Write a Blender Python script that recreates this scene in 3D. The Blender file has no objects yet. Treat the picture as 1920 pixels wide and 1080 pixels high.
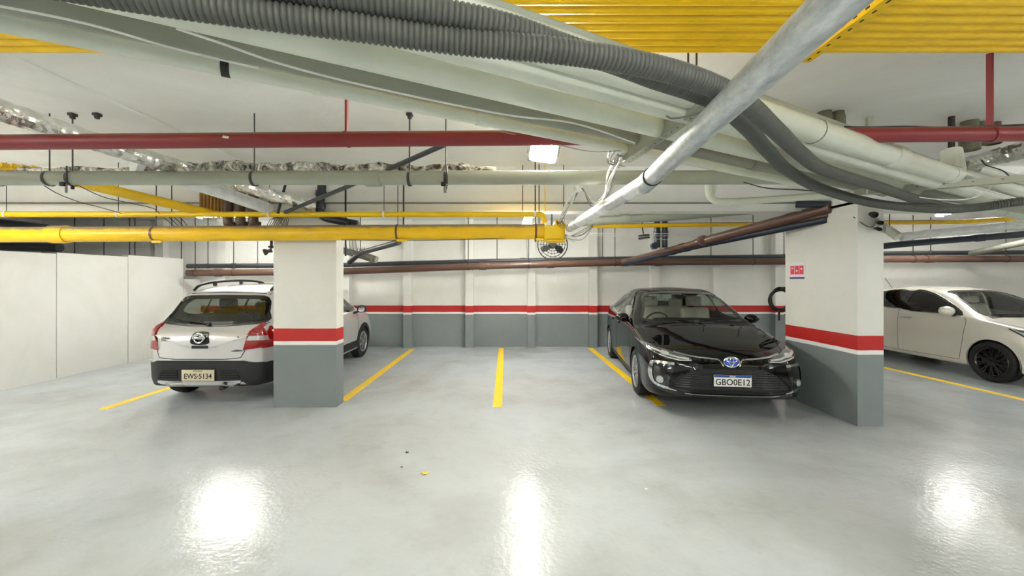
import bpy, bmesh, math, random
import numpy as np
from mathutils import Vector, Matrix
from mathutils.bvhtree import BVHTree
from mathutils.geometry import delaunay_2d_cdt, intersect_point_line

random.seed(7)
SC = bpy.context.scene
COL = SC.collection
PI = math.pi

# ------------------------------------------------------------------ camera
FOC, CX, CY, EYE = 760.0, 948.0, 525.0, 1.58     # focal length and vanishing point in 1920x1080 pixels, eye height in metres
cd = bpy.data.cameras.new('camera')
cam = bpy.data.objects.new('camera', cd)
COL.objects.link(cam)
cam.location = (0, 0, EYE)
cam.rotation_euler = (PI / 2, 0, 0)
cd.sensor_width = 36
cd.lens = 36 * FOC / 1920
cd.shift_x = (960 - CX) / 1920
cd.shift_y = -(540 - CY) / 1920
cd.clip_start = 0.05
SC.camera = cam

# ------------------------------------------------------------------ world, exposure
W = bpy.data.worlds.new('world'); SC.world = W; W.use_nodes = True
W.node_tree.nodes['Background'].inputs[0].default_value = (0.9, 0.95, 1, 1)
W.node_tree.nodes['Background'].inputs[1].default_value = 0.02
SC.view_settings.view_transform = 'Standard'
SC.view_settings.look = 'None'
SC.view_settings.gamma = 1
SC.view_settings.use_curve_mapping = False
SC.view_settings.exposure = 2.38
LAMP = 34.0      # emission of the fluorescent tubes
FLOOD = 110.0    # emission of the flood lamp
ZC = EYE + 1.41  # ceiling height

def at(px, py, Y):
    """point of the place seen at pixel (px, py) at distance Y from the camera"""
    return Vector(((px - CX) / FOC * Y, Y, EYE + (CY - py) / FOC * Y))
def ath(px, py, h):
    """the same, for a thing at height h above the eye"""
    return at(px, py, FOC * h / (CY - py))

# ------------------------------------------------------------------ materials
def lin(c):
    return tuple((v / 12.92 if v <= .04045 else ((v + .055) / 1.055) ** 2.4) for v in c)
def hexc(s):
    return lin(tuple(int(s[i:i + 2], 16) / 255 for i in (0, 2, 4)))
class N:
    """small node helper"""
    def __init__(s, name):
        s.m = bpy.data.materials.new(name); s.m.use_nodes = True
        s.t = s.m.node_tree; s.b = s.t.nodes['Principled BSDF']
    def n(s, kind, **kw):
        x = s.t.nodes.new(kind)
        for k, v in kw.items(): setattr(x, k, v)
        return x
    def l(s, a, b): s.t.links.new(a, b)
    def coord(s, scale=(1, 1, 1)):
        c = s.n('ShaderNodeTexCoord'); mp = s.n('ShaderNodeMapping'); mp.inputs['Scale'].default_value = scale
        s.l(c.outputs['Object'], mp.inputs['Vector']); return mp.outputs['Vector']
    def noise(s, scale, detail=4, rough=.55, vec=None, dist=0):
        x = s.n('ShaderNodeTexNoise'); x.inputs['Scale'].default_value = scale; x.inputs['Detail'].default_value = detail
        x.inputs['Roughness'].default_value = rough; x.inputs['Distortion'].default_value = dist
        s.l(vec if vec else s.coord(), x.inputs['Vector']); return x.outputs['Fac']
    def ramp(s, fac, stops, interp='LINEAR'):
        x = s.n('ShaderNodeValToRGB'); x.color_ramp.interpolation = interp
        e = x.color_ramp.elements
        while len(e) < len(stops): e.new(1)
        for k, (p, c) in enumerate(stops):
            e[k].position = p; e[k].color = (*c, 1) if len(c) == 3 else c
        s.l(fac, x.inputs['Fac']); return x.outputs['Color']
    def mixc(s, fac, a, b, mode='MIX'):
        x = s.n('ShaderNodeMix', data_type='RGBA', blend_type=mode)
        for sock, v in ((x.inputs[0], fac), (x.inputs[6], a), (x.inputs[7], b)):
            if hasattr(v, 'is_output'): s.l(v, sock)
            elif isinstance(v, (int, float)): sock.default_value = v
            else: sock.default_value = (*v, 1)
        return x.outputs[2]
    def maprange(s, fac, a, b):
        x = s.n('ShaderNodeMapRange'); x.inputs['To Min'].default_value = a; x.inputs['To Max'].default_value = b
        s.l(fac, x.inputs['Value']); return x.outputs['Result']
    def bump(s, h, strength, dist=.01):
        x = s.n('ShaderNodeBump'); x.inputs['Strength'].default_value = strength; x.inputs['Distance'].default_value = dist
        s.l(h, x.inputs['Height']); s.l(x.outputs['Normal'], s.b.inputs['Normal'])
    def set(s, **kw):
        for k, v in kw.items():
            sock = s.b.inputs[k.replace('_', ' ')]
            if hasattr(v, 'is_output'): s.l(v, sock)
            elif isinstance(v, tuple): sock.default_value = (*v, 1) if len(v) == 3 else v
            else: sock.default_value = v
        return s

MATS = {}
def plain(name, col, rough=.5, metal=0, var=.12, scale=9, bump=0, coat=0, spec=.5, **kw):
    """painted or moulded stuff: a colour with slight mottling"""
    g = N(name); c = hexc(col)
    f = g.noise(scale, 5)
    a = tuple(max(0, v * (1 - var)) for v in c); b = tuple(min(1, v * (1 + var)) for v in c)
    g.set(Base_Color=g.ramp(f, [(.3, a), (.7, b)]), Roughness=g.maprange(f, rough * .85, min(1, rough * 1.15)), Metallic=metal)
    g.b.inputs['Coat Weight'].default_value = coat
    g.b.inputs['Specular IOR Level'].default_value = spec
    if bump: g.bump(g.noise(scale * 6, 4), bump)
    for k, v in kw.items(): g.b.inputs[k.replace('_', ' ')].default_value = v
    MATS[name] = g.m; return g.m
def dusty(name, col, dust, rough=.5, amount=.5, metal=0, scale=7):
    """a pipe with dust lying on it in patches and along its upper side"""
    g = N(name); f = g.noise(scale, 6, .65); geo = g.n('ShaderNodeNewGeometry'); sp = g.n('ShaderNodeSeparateXYZ')
    g.l(geo.outputs['Normal'], sp.inputs[0])
    up = g.n('ShaderNodeMath', operation='MULTIPLY_ADD'); g.l(sp.outputs['Z'], up.inputs[0]); up.inputs[1].default_value = .8
    fs = g.n('ShaderNodeMath', operation='MULTIPLY'); g.l(f, fs.inputs[0]); fs.inputs[1].default_value = .5; g.l(fs.outputs[0], up.inputs[2])
    fac = g.ramp(up.outputs[0], [(.56, (0, 0, 0)), (.82, (amount,) * 3)])
    base = g.ramp(g.noise(scale * .6, 3), [(.3, tuple(v * .88 for v in hexc(col))), (.7, hexc(col))])
    g.set(Base_Color=g.mixc(fac, base, hexc(dust)), Roughness=rough, Metallic=metal)
    MATS[name] = g.m; return g.m
def glow(name, col, strength):
    g = N(name); g.set(Base_Color=col, Emission_Color=col, Emission_Strength=strength); MATS[name] = g.m; return g.m
def clear_glass(name, tint, rough=.0, trans=1.0):
    g = N(name); t = g.n('ShaderNodeBsdfTransparent'); t.inputs[0].default_value = (*tint, 1)
    gl = g.n('ShaderNodeBsdfGlossy'); gl.inputs['Roughness'].default_value = .02; gl.inputs[0].default_value = (1, 1, 1, 1)
    lw = g.n('ShaderNodeLayerWeight'); lw.inputs[0].default_value = .5
    pw_ = g.n('ShaderNodeMath', operation='POWER'); g.l(lw.outputs['Facing'], pw_.inputs[0]); pw_.inputs[1].default_value = 5
    fr = g.n('ShaderNodeMath', operation='MULTIPLY_ADD'); g.l(pw_.outputs[0], fr.inputs[0]); fr.inputs[1].default_value = .92; fr.inputs[2].default_value = .07
    mx = g.n('ShaderNodeMixShader'); g.l(fr.outputs[0], mx.inputs[0]); g.l(t.outputs[0], mx.inputs[1]); g.l(gl.outputs[0], mx.inputs[2])
    g.l(mx.outputs[0], g.t.nodes['Material Output'].inputs[0]); MATS[name] = g.m; return g.m

# ------------------------------------------------------------------ mesh helpers
OM = {}      # world matrix of every object built
def thing(name, label, cat, loc=(0, 0, 0), rotz=0, group=None):
    o = bpy.data.objects.new(name, None); COL.objects.link(o); o.empty_display_size = .1
    o.location = loc; o.rotation_euler = (0, 0, rotz)
    OM[o.name] = Matrix.Translation(Vector(loc)) @ Matrix.Rotation(rotz, 4, 'Z')
    tag(o, label, cat, group); return o
def tag(o, label=None, cat=None, group=None, kind=None):
    for k, v in (('label', label), ('category', cat), ('group', group), ('kind', kind)):
        if v: o[k] = v
    return o
def frames(P):
    """tangent, normal, binormal along a path by parallel transport"""
    n = len(P); T = []
    for i in range(n):
        t = (P[min(i + 1, n - 1)] - P[max(i - 1, 0)]); T.append(t.normalized() if t.length > 1e-9 else Vector((1, 0, 0)))
    a = Vector((0, 0, 1)) if abs(T[0].z) < .9 else Vector((1, 0, 0))
    u = (a - T[0] * a.dot(T[0])).normalized(); out = []
    for i in range(n):
        u = u - T[i] * u.dot(T[i]); u = u.normalized() if u.length > 1e-9 else T[i].orthogonal().normalized()
        out.append((T[i], u, T[i].cross(u)))
    return out
def fillet(P, r, k=6):
    """round the corners of a polyline"""
    P = [Vector(p) for p in P]; out = [P[0]]
    for i in range(1, len(P) - 1):
        a, b, c = P[i - 1], P[i], P[i + 1]; d = min(r, (a - b).length * .45, (c - b).length * .45)
        p = b + (a - b).normalized() * d; q = b + (c - b).normalized() * d
        for j in range(k + 1):
            t = j / k; out.append(p * (1 - t) ** 2 + b * 2 * t * (1 - t) + q * t * t)
    out.append(P[-1]); return out
def spline(P, k=8):
    """Catmull-Rom curve through points"""
    P = [Vector(p) for p in P]; Q = [P[0] * 2 - P[1]] + P + [P[-1] * 2 - P[-2]]; out = []
    for i in range(1, len(Q) - 2):
        a, b, c, d = Q[i - 1:i + 3]
        for j in range(k):
            t = j / k
            out.append(.5 * ((2 * b) + (c - a) * t + (2 * a - 5 * b + 4 * c - d) * t * t + (3 * b - a - 3 * c + d) * t ** 3))
    out.append(P[-1]); return out
class MB:
    def __init__(s): s.v = []; s.f = []
    def add(s, v, f):
        o = len(s.v); s.v += [Vector(p) for p in v]; s.f += [tuple(i + o for i in q) for q in f]; return s
    def box(s, c, d, rz=0, M=None):
        hx, hy, hz = d[0] / 2, d[1] / 2, d[2] / 2
        v = [Vector((x, y, z)) for x in (-hx, hx) for y in (-hy, hy) for z in (-hz, hz)]
        R = M if M else Matrix.Rotation(rz, 4, 'Z')
        v = [R @ p + Vector(c) for p in v]
        return s.add(v, [(0, 1, 3, 2), (4, 6, 7, 5), (0, 4, 5, 1), (2, 3, 7, 6), (0, 2, 6, 4), (1, 5, 7, 3)])
    def rbox(s, c, d, bev=.01, seg=2, M=None):
        bm = bmesh.new(); bmesh.ops.create_cube(bm, size=1)
        bmesh.ops.scale(bm, vec=d, verts=bm.verts)
        bmesh.ops.bevel(bm, geom=bm.edges[:], offset=min(bev, min(d) * .49), segments=seg, affect='EDGES', profile=.5)
        if M: bmesh.ops.transform(bm, matrix=M, verts=bm.verts)
        bm.verts.index_update()
        s.add([v.co + Vector(c) for v in bm.verts], [[v.index for v in f.verts] for f in bm.faces]); bm.free(); return s
    def tube(s, P, r, seg=14, caps=True):
        P = [Vector(p) for p in P]; F = frames(P); o = len(s.v); n = len(P)
        R = r if isinstance(r, (list, tuple)) else [r] * n
        for i, p in enumerate(P):
            t, u, w = F[i]
            for j in range(seg):
                a = 2 * PI * j / seg; s.v.append(p + (u * math.cos(a) + w * math.sin(a)) * R[i])
        for i in range(n - 1):
            for j in range(seg):
                a = o + i * seg + j; b = o + i * seg + (j + 1) % seg
                s.f.append((a, b, b + seg, a + seg))
        if caps:
            s.f.append(tuple(o + j for j in reversed(range(seg)))); s.f.append(tuple(o + (n - 1) * seg + j for j in range(seg)))
        return s
    def lathe(s, prof, c, axis, seg=32, up=None):
        """prof: list of (distance along axis, radius), closed into a ring when its ends meet"""
        t = Vector(axis).normalized(); a = Vector((0, 0, 1)) if abs(t.z) < .9 else Vector((1, 0, 0))
        u = (a - t * a.dot(t)).normalized(); w = t.cross(u); o = len(s.v); n = len(prof)
        for (d, r) in prof:
            for j in range(seg):
                g = 2 * PI * j / seg; s.v.append(Vector(c) + t * d + (u * math.cos(g) + w * math.sin(g)) * max(r, 1e-4))
        for i in range(n - 1):
            for j in range(seg):
                p = o + i * seg + j; q = o + i * seg + (j + 1) % seg; s.f.append((p, q, q + seg, p + seg))
        return s
    def prism(s, poly, M, depth):
        """flat outline (x, y) pushed along local z by depth, placed by M"""
        n = len(poly); v = [M @ Vector((x, y, 0)) for x, y in poly] + [M @ Vector((x, y, depth)) for x, y in poly]
        return s.add(v, [tuple(reversed(range(n))), tuple(range(n, 2 * n))] + [(i, (i + 1) % n, n + (i + 1) % n, n + i) for i in range(n)])
    def torus(s, c, R, r, axis=(0, 1, 0), seg=40, sg=8):
        t = Vector(axis).normalized(); a = Vector((0, 0, 1)) if abs(t.z) < .9 else Vector((1, 0, 0))
        u = (a - t * a.dot(t)).normalized(); w = t.cross(u); o = len(s.v)
        for i in range(seg):
            g = 2 * PI * i / seg; e = u * math.cos(g) + w * math.sin(g)
            for j in range(sg):
                h = 2 * PI * j / sg; s.v.append(Vector(c) + e * (R + r * math.cos(h)) + t * r * math.sin(h))
        for i in range(seg):
            for j in range(sg):
                a0 = o + i * sg + j; b0 = o + i * sg + (j + 1) % sg; c0 = o + ((i + 1) % seg) * sg + (j + 1) % sg; d0 = o + ((i + 1) % seg) * sg + j
                s.f.append((a0, b0, c0, d0))
        return s
    def build(s, name, mat, parent=None, smooth=True, local=False, angle=38):
        v = s.v
        if parent is None:
            lo = Vector([min(p[k] for p in v) for k in range(3)]); hi = Vector([max(p[k] for p in v) for k in range(3)])
            org = Vector(((lo.x + hi.x) / 2, (lo.y + hi.y) / 2, lo.z)); M = Matrix.Translation(org); v = [p - org for p in v]
        else:
            M = OM[parent.name]
            if not local:
                I = M.inverted(); v = [I @ p for p in v]
        me = bpy.data.meshes.new(name); me.from_pydata([tuple(p) for p in v], [], s.f)
        bm = bmesh.new(); bm.from_mesh(me); bmesh.ops.recalc_face_normals(bm, faces=bm.faces[:]); bm.to_mesh(me); bm.free()
        if smooth:
            me.polygons.foreach_set('use_smooth', [True] * len(me.polygons)); me.set_sharp_from_angle(angle=math.radians(angle))
        me.materials.append(MATS[mat] if isinstance(mat, str) else mat); me.update()
        o = bpy.data.objects.new(name, me); COL.objects.link(o)
        if parent is None: o.location = M.translation
        else: o.parent = parent
        OM[o.name] = M; return o
def corrugated(P, r, pitch, depth, seg=16):
    """a ribbed hose: (points, radii) sampled four times a rib"""
    P = spline(P, 10); L = [0]
    for a, b in zip(P, P[1:]): L.append(L[-1] + (b - a).length)
    n = int(L[-1] / pitch * 4); Q = []; R = []; k = 0
    for i in range(n + 1):
        d = L[-1] * i / n
        while k < len(L) - 2 and L[k + 1] < d: k += 1
        t = (d - L[k]) / max(1e-9, L[k + 1] - L[k]); Q.append(P[k].lerp(P[k + 1], t))
        R.append(r - depth * (0, .25, 1, .25)[i % 4])
    return Q, R
def text_obj(name, s, size, mat, parent, M, ext=.0015, align='CENTER', sx=1.0):
    cu = bpy.data.curves.new(name, 'FONT'); cu.body = s; cu.size = size; cu.extrude = ext; cu.align_x = align; cu.align_y = 'CENTER'; cu.resolution_u = 3
    cu.offset = size * .012
    tmp = bpy.data.objects.new('tmp', cu); COL.objects.link(tmp)
    me = bpy.data.meshes.new_from_object(tmp.evaluated_get(bpy.context.evaluated_depsgraph_get()))
    bpy.data.objects.remove(tmp); bpy.data.curves.remove(cu)
    me.transform(M @ Matrix.Diagonal((sx, 1, 1, 1))); me.materials.clear(); me.materials.append(MATS[mat]); me.name = name
    o = bpy.data.objects.new(name, me); COL.objects.link(o); o.parent = parent; OM[o.name] = OM[parent.name]; return o
ORD = ['first', 'second', 'third', 'fourth', 'fifth', 'sixth', 'seventh', 'eighth', 'ninth', 'tenth', 'eleventh', 'twelfth']
# ------------------------------------------------------------------ material list
def banded(name, white, z0=.765, z1=.815, z2=.975):
    """white wall paint with the garage's red, white and grey bands (heights from the object's base)"""
    g = N(name); c = g.n('ShaderNodeTexCoord'); sp = g.n('ShaderNodeSeparateXYZ'); g.l(c.outputs['Object'], sp.inputs[0])
    wob = g.noise(2.5, 3); ma = g.n('ShaderNodeMath', operation='MULTIPLY_ADD'); g.l(wob, ma.inputs[0]); ma.inputs[1].default_value = .012; g.l(sp.outputs['Z'], ma.inputs[2])
    dv = g.n('ShaderNodeMath', operation='DIVIDE'); g.l(ma.outputs[0], dv.inputs[0]); dv.inputs[1].default_value = 4
    wh = hexc(white)
    band = g.ramp(dv.outputs[0], [(0, hexc('7f8788')), ((z0 + .006) / 4, hexc('eeeeea')), ((z1 + .006) / 4, hexc('b81d17')), ((z2 + .006) / 4, wh)], 'CONSTANT')
    st = g.ramp(g.noise(1.3, 6, .6, dist=.6), [(.35, (.94, .94, .93)), (.6, (1, 1, 1))])
    sc = g.ramp(g.noise(23, 5, .7), [(.28, (.85, .85, .85)), (.36, (1, 1, 1))])
    col = g.mixc(1, g.mixc(1, band, st, 'MULTIPLY'), sc, 'MULTIPLY')
    g.set(Base_Color=col, Roughness=.45); g.bump(g.noise(9, 6, .6), .25, .02); MATS[name] = g.m
banded('wall_paint', 'ecece6'); banded('column_paint', 'e4e4dc')
def whitewash(name, col, dirt=.82, bump=.3):
    g = N(name); st = g.ramp(g.noise(.9, 7, .62, dist=.8), [(.3, (dirt, dirt, dirt * .97)), (.62, (1, 1, 1))])
    g.set(Base_Color=g.mixc(1, hexc(col), st, 'MULTIPLY'), Roughness=.6); g.bump(g.noise(5, 7, .6), bump, .03); MATS[name] = g.m
whitewash('ceiling_paint', 'f4f4f0', .9); whitewash('partition_paint', 'e6e6e0', .9, .12); whitewash('beam_paint', 'ededea', .9, .2)
g = N('floor_epoxy')
big = g.noise(.35, 6, .6, dist=1.2); fine = g.noise(6, 6, .65)
c1 = g.ramp(big, [(.3, hexc('a9adab')), (.5, hexc('b6bcbe')), (.72, hexc('bcc4c9'))])
c2 = g.ramp(fine, [(.28, (.93, .925, .91)), (.46, (1, 1, 1))])
vo = g.noise(1.1, 6, .6); c3 = g.ramp(vo, [(.32, (.86, .855, .835)), (.52, (1, 1, 1))])
g.set(Base_Color=g.mixc(1, g.mixc(1, c1, c2, 'MULTIPLY'), c3, 'MULTIPLY'), Roughness=g.ramp(g.noise(2.2, 5), [(.3, (.15,) * 3), (.7, (.23,) * 3)]))
g.b.inputs['Specular IOR Level'].default_value = .27
bh = g.n('ShaderNodeMath', operation='ADD'); g.l(g.noise(30, 2, .5), bh.inputs[0]); g.l(g.noise(7, 2, .5), bh.inputs[1]); g.bump(bh.outputs[0], .15, .012)
MATS['floor_epoxy'] = g.m
plain('line_yellow', 'fcd01c', .4, var=.08, scale=14)
plain('panel_joint', '8c8c88', .8)
dusty('pvc_pale', 'dfe4d4', '8d8d80', .35, .55)
dusty('pvc_grey', 'a6ac9c', '78786c', .4, .6)
dusty('pvc_dark', '8f9284', '5d5d52', .45, .6)
dusty('olive_pipe', '6c6c56', '504e40', .5, .6)
dusty('red_iron', '86262a', '75625c', .45, .8)
dusty('yellow_pipe', 'fccb10', '857b68', .35, .95)
dusty('yellow_bright', 'ffd410', 'd0b040', .35, .5)
dusty('yellow_conduit', 'ffd012', 'b08c20', .35, .4, scale=11)
dusty('brown_pipe', '664a3e', '5c4f46', .3, .5)
dusty('dark_pipe', '3c4044', '57564f', .4, .6)
dusty('navy_pipe', '27303e', '4c5054', .3, .5)
dusty('black_hose', '565852', '8a897c', .5, .6)
plain('black_rubber', '1c1c1c', .55, var=.2)
plain('steel_rod', '4a4a48', .45, .7, var=.25)
plain('wire_white', 'e8e8e4', .5); plain('wire_grey', '8a8a86', .5); plain('wire_black', '202020', .5)
dusty('strut_steel', 'b4b8a8', '8a8a7c', .45, .4, .3)
plain('strut_hole', '1e1d18', .9)
plain('strut_yellow', 'f6c814', .4)
g = N('galvanised'); f = g.noise(26, 5, .7, g.coord((1, .35, 1)))
g.set(Base_Color=g.ramp(f, [(.3, hexc('aab0b2')), (.55, hexc('d0d6d8')), (.75, hexc('eceff0'))]), Metallic=.45, Roughness=g.ramp(f, [(.3, (.5,) * 3), (.7, (.3,) * 3)])); MATS['galvanised'] = g.m
plain('coat_white', 'eceeee', .4)
g = N('foil'); f = g.noise(6, 5, .6, dist=1)
g.set(Base_Color=g.ramp(f, [(.3, hexc('c2c2bc')), (.6, hexc('f0f0ec'))]), Metallic=.9, Roughness=.22); g.bump(g.noise(16, 4, .6, dist=1), .35, .02); MATS['foil'] = g.m
g = N('foil_dirty'); f = g.noise(9, 6, .7, dist=2)
g.set(Base_Color=g.ramp(f, [(.40, hexc('34322a')), (.5, hexc('a8a498')), (.62, hexc('f0eee6'))]), Metallic=.6, Roughness=.3); g.bump(g.noise(20, 4, .6, dist=1), .4, .02); MATS['foil_dirty'] = g.m
plain('lamp_white', 'e8e8e4', .5); plain('lamp_grey', '8c8e8c', .5)
glow('tube_light', (1.0, .985, .95), LAMP); glow('bulb_light', (1.0, .96, .88), 120.0); glow('flood_light', (1.0, .94, .82), FLOOD)
plain('wood_brown', 'a5782e', .5); plain('dark_box', '2a2a28', .6)

# ------------------------------------------------------------------ the room shell
X0, X1, Y0, Y1 = -11.0, 12.5, -7.0, 9.6
def struct(mb, name, mat, parent=None, smooth=False, label=None):
    o = mb.build(name, mat, parent, smooth)
    if parent is None: o['kind'] = 'structure'
    if label: o['label'] = label
    return o
cxm, cym = (X0 + X1) / 2, (Y0 + Y1) / 2
struct(MB().box((cxm, cym, -.05), (X1 - X0, Y1 - Y0, .1)), 'floor', 'floor_epoxy', label='glossy light grey epoxy floor of the garage')
ceil = struct(MB().box((cxm, cym, ZC + .06), (X1 - X0, Y1 - Y0, .12)), 'ceiling', 'ceiling_paint', label='white painted concrete ceiling behind the pipes')
wb = struct(MB().box((cxm, Y1 + .08, 1.6), (X1 - X0, .16, 3.2)), 'wall_back', 'wall_paint', label='white rear wall with red stripe and grey base')
for k in range(11):
    x = -8.07 + 1.445 * k
    MB().box((x, Y1 - .08, ZC / 2), (.19, .165, ZC)).build('pilaster', 'wall_paint', wb, False)
struct(MB().box((X0 - .08, cym, 1.6), (.16, Y1 - Y0 + .3, 3.2)), 'wall_left', 'partition_paint', label='outer white wall beyond the low partition')
struct(MB().box((X1 + .08, cym, 1.6), (.16, Y1 - Y0 + .3, 3.2)), 'wall_right', 'wall_paint', label='outer wall beyond the white car')
struct(MB().box((cxm, Y0 - .08, 1.6), (X1 - X0, .16, 3.2)), 'wall_behind', 'wall_paint', label='wall behind the viewer with red stripe')
struct(MB().box((cxm, 5.14, (2.435 + ZC) / 2), (X1 - X0, .22, ZC - 2.435)), 'trim_1', 'beam_paint', label='white concrete ceiling beam crossing between the columns')
struct(MB().box((cxm, 5.025, 2.535), (X1 - X0, .012, .02)), 'trim_2', 'panel_joint', label='grey mortar line along the white ceiling beam')
struct(MB().box((-3.1, 1.9, ZC - .004), (.05, 6.1, .012)), 'trim_3', 'ceiling_paint', label='pale joint strip along the ceiling')
# low partition on the left, four panels with joints between them
pw = thing('wall_partition', 'low white partition wall of tall panels beside the grey hatchback', 'wall', (-7.26, 5, 0)); pw['kind'] = 'structure'
for y0, y1, h in ((1.2, 4.3, 2.0), (4.3, 6.5, 2.0), (6.5, 7.73, 2.02), (7.73, 9.06, 2.055), (9.06, 9.58, 1.6)):
    MB().box((-7.26, (y0 + y1) / 2, h / 2), (.12, y1 - y0 - .012, h)).build('panel', 'partition_paint', pw, False)
MB().box((-7.28, 5.4, .95), (.07, 8.2, 1.28)).build('core', 'panel_joint', pw, False)
# columns
col_l = struct(MB().box((-2.49, 5.14, 1.22), (.78, .22, 2.44)), 'column', 'column_paint', label='wide flat column with red stripe beside the grey hatchback')
col_r = struct(MB().box((3.94, 4.94, 1.22), (.28, 1.13, 2.44)), 'column', 'column_paint', label='deep column with red stripe between the black sedan and white car')
MB().box((3.94, 4.94, 2.7), (.28, 1.13, .58)).build('column_head', 'beam_paint', col_r, False)
MB().box((3.72, 4.9, 2.62), (.2, .7, .56)).build('haunch', 'beam_paint', col_r, False) if False else None

# ------------------------------------------------------------------ painted bay lines
for x, y0, y1, lab in ((-2.13, 5.3, 9.3, 'yellow bay line running from the flat column to the rear wall'),
                       (-.10, 5.05, 9.42, 'yellow bay line in the middle of the empty bays'),
                       (1.96, 5.1, 9.42, 'yellow bay line under the wheels of the black sedan'),
                       (-4.92, 4.93, 9.42, 'yellow bay line beside the partition, left of the grey hatchback'),
                       (6.83, 4.9, 9.42, 'yellow bay line beside the white car')):
    tag(MB().box((x, (y0 + y1) / 2, .0015), (.115, y1 - y0, .003)).build('bay_line', 'line_yellow', None, False), lab, 'floor marking', 'yellow bay lines')

# ------------------------------------------------------------------ luminaires
def batten(c, along, label, L=1.2, group='fluorescent battens'):
    d = Vector((1, 0, 0)) if along == 'x' else Vector((0, 1, 0)); w = Vector((0, 0, 1)).cross(d); c = Vector(c)
    t = thing('fluorescent_lamp', label, 'lamp', c, 0, group)
    M = Matrix.Rotation(0 if along == 'x' else PI / 2, 4, 'Z')
    MB().rbox(c, (L, .07, .05), .012, M=M).build('housing', 'lamp_white', t)
    for s in (-1, 1):
        MB().tube([c + w * .06 * s - d * (L / 2 - .04) - Vector((0, 0, .02)), c + w * .06 * s + d * (L / 2 - .04) - Vector((0, 0, .02))], .015, 12).build('tube', 'tube_light', t)
        MB().rbox(c + d * s * (L / 2 - .02) - Vector((0, 0, .04)), (.035, .16, .05), .006, M=M).build('end_cap', 'lamp_white', t)
        MB().tube([c + d * s * L * .35, (c + d * s * L * .35).xy.to_3d() + Vector((0, 0, ZC))], .004, 8).build('drop_rod', 'steel_rod', t)
batten((-5.18, 7.6, EYE + 1.22), 'x', 'fluorescent lamp glowing behind the brown pipes above the grey hatchback')
batten((.42, 7.6, EYE + 1.17), 'y', 'fluorescent lamp behind the end of the thick yellow pipe')
batten((8.75, 7.6, EYE + 1.34), 'y', 'fluorescent lamp above the white car')
for x, y, n in ((-4.6, .3, 'over the lane, left of the viewer'), (.4, -.9, 'over the lane just behind the viewer'), (5.6, .3, 'over the lane, right of the viewer'),
                (-6.1, 2.9, 'added as unseen fill over the lane, beside the partition'), (7.7, 3.0, 'added as unseen fill over the lane, before the white car'), (-5.5, -4.2, 'near the wall behind, left'), (.6, -4.6, 'near the wall behind, middle'), (6.5, -4.2, 'near the wall behind, right')):  # partition and white-car lamps are unseen extras, added to brighten the two sides
    batten((x, y, ZC - .62), 'x', 'fluorescent lamp ' + n)
# bare lamp above the end of the thick yellow pipe
bl = at(990, 415, 5.4)
t = thing('bulb_lamp', 'bare glowing bulb just above the wired end of the thick yellow pipe', 'lamp', bl)
MB().lathe([(-.06, .001), (-.055, .025), (-.03, .045), (0, .05), (.03, .042), (.05, .03)], bl, (0, 0, 1), 20).build('bulb', 'bulb_light', t)
MB().lathe([(.045, .03), (.05, .034), (.10, .03), (.11, .001)], bl, (0, 0, 1), 16).build('socket', 'lamp_white', t)
MB().tube([bl + Vector((0, 0, .1)), bl.xy.to_3d() + Vector((0, 0, ZC))], .006, 8).build('flex', 'wire_white', t)
# flood lamp by the red pipe
fc = at(1019, 284, 3.75)
t = thing('flood_lamp', 'blazing square flood lamp under the ceiling beside the red pipe', 'lamp', fc)
M = Matrix.Rotation(math.radians(8), 4, 'Y') @ Matrix.Rotation(math.radians(38), 4, 'X')
MB().rbox(fc, (.27, .07, .20), .012, M=M).build('housing', 'lamp_grey', t)
MB().box(fc + M @ Vector((0, -.037, 0)), (.225, .006, .155), M=M).build('light_panel', 'flood_light', t, False)
for s in (-1, 1): MB().box(fc + M @ Vector((s * .145, 0, .05)), (.012, .03, .16), M=M).build('bracket_arm', 'lamp_grey', t)
MB().tube([fc + Vector((0, .02, .1)), fc.xy.to_3d() + Vector((0, .02, ZC))], .012, 8).build('stem', 'steel_rod', t)
# ------------------------------------------------------------------ pipes
VPB = 2400.0
UB = Vector(((VPB - CX) / FOC, 1, 0)).normalized()           # direction of the slanting pipe bundle
def ray_pipe(px, py, h, x0, x1):
    p = ath(px, py, h); return p + UB * ((x0 - p.x) / UB.x), p + UB * ((x1 - p.x) / UB.x)
def sleeve(mb, a, b, r, t):
    """a socket round a straight pipe a-b, centred at share t"""
    d = (b - a).normalized(); c = a.lerp(b, t); w = r * 1.1
    mb.lathe([(-w, r), (-w, r * 1.13), (-w * .8, r * 1.16), (w * .8, r * 1.16), (w, r * 1.13), (w, r)], c, d, 18)
def straight(name, label, cat, a, b, r, mat, sockets=(), group=None, seg=18, smat=None):
    a, b = Vector(a), Vector(b); n = 8
    o = tag(MB().tube([a.lerp(b, i / n) for i in range(n + 1)], r, seg).build(name, mat), label, cat, group)
    for t in sockets:
        m = MB(); sleeve(m, a, b, r, t); m.build('coupling', smat or mat, o)
    return o
def band(o, p, d, r, mat='steel_rod', w=.012, name='strap'):
    MB().lathe([(-w, r), (-w, r + .004), (w, r + .004), (w, r)], p, d, 20).build(name, mat, o)

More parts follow.
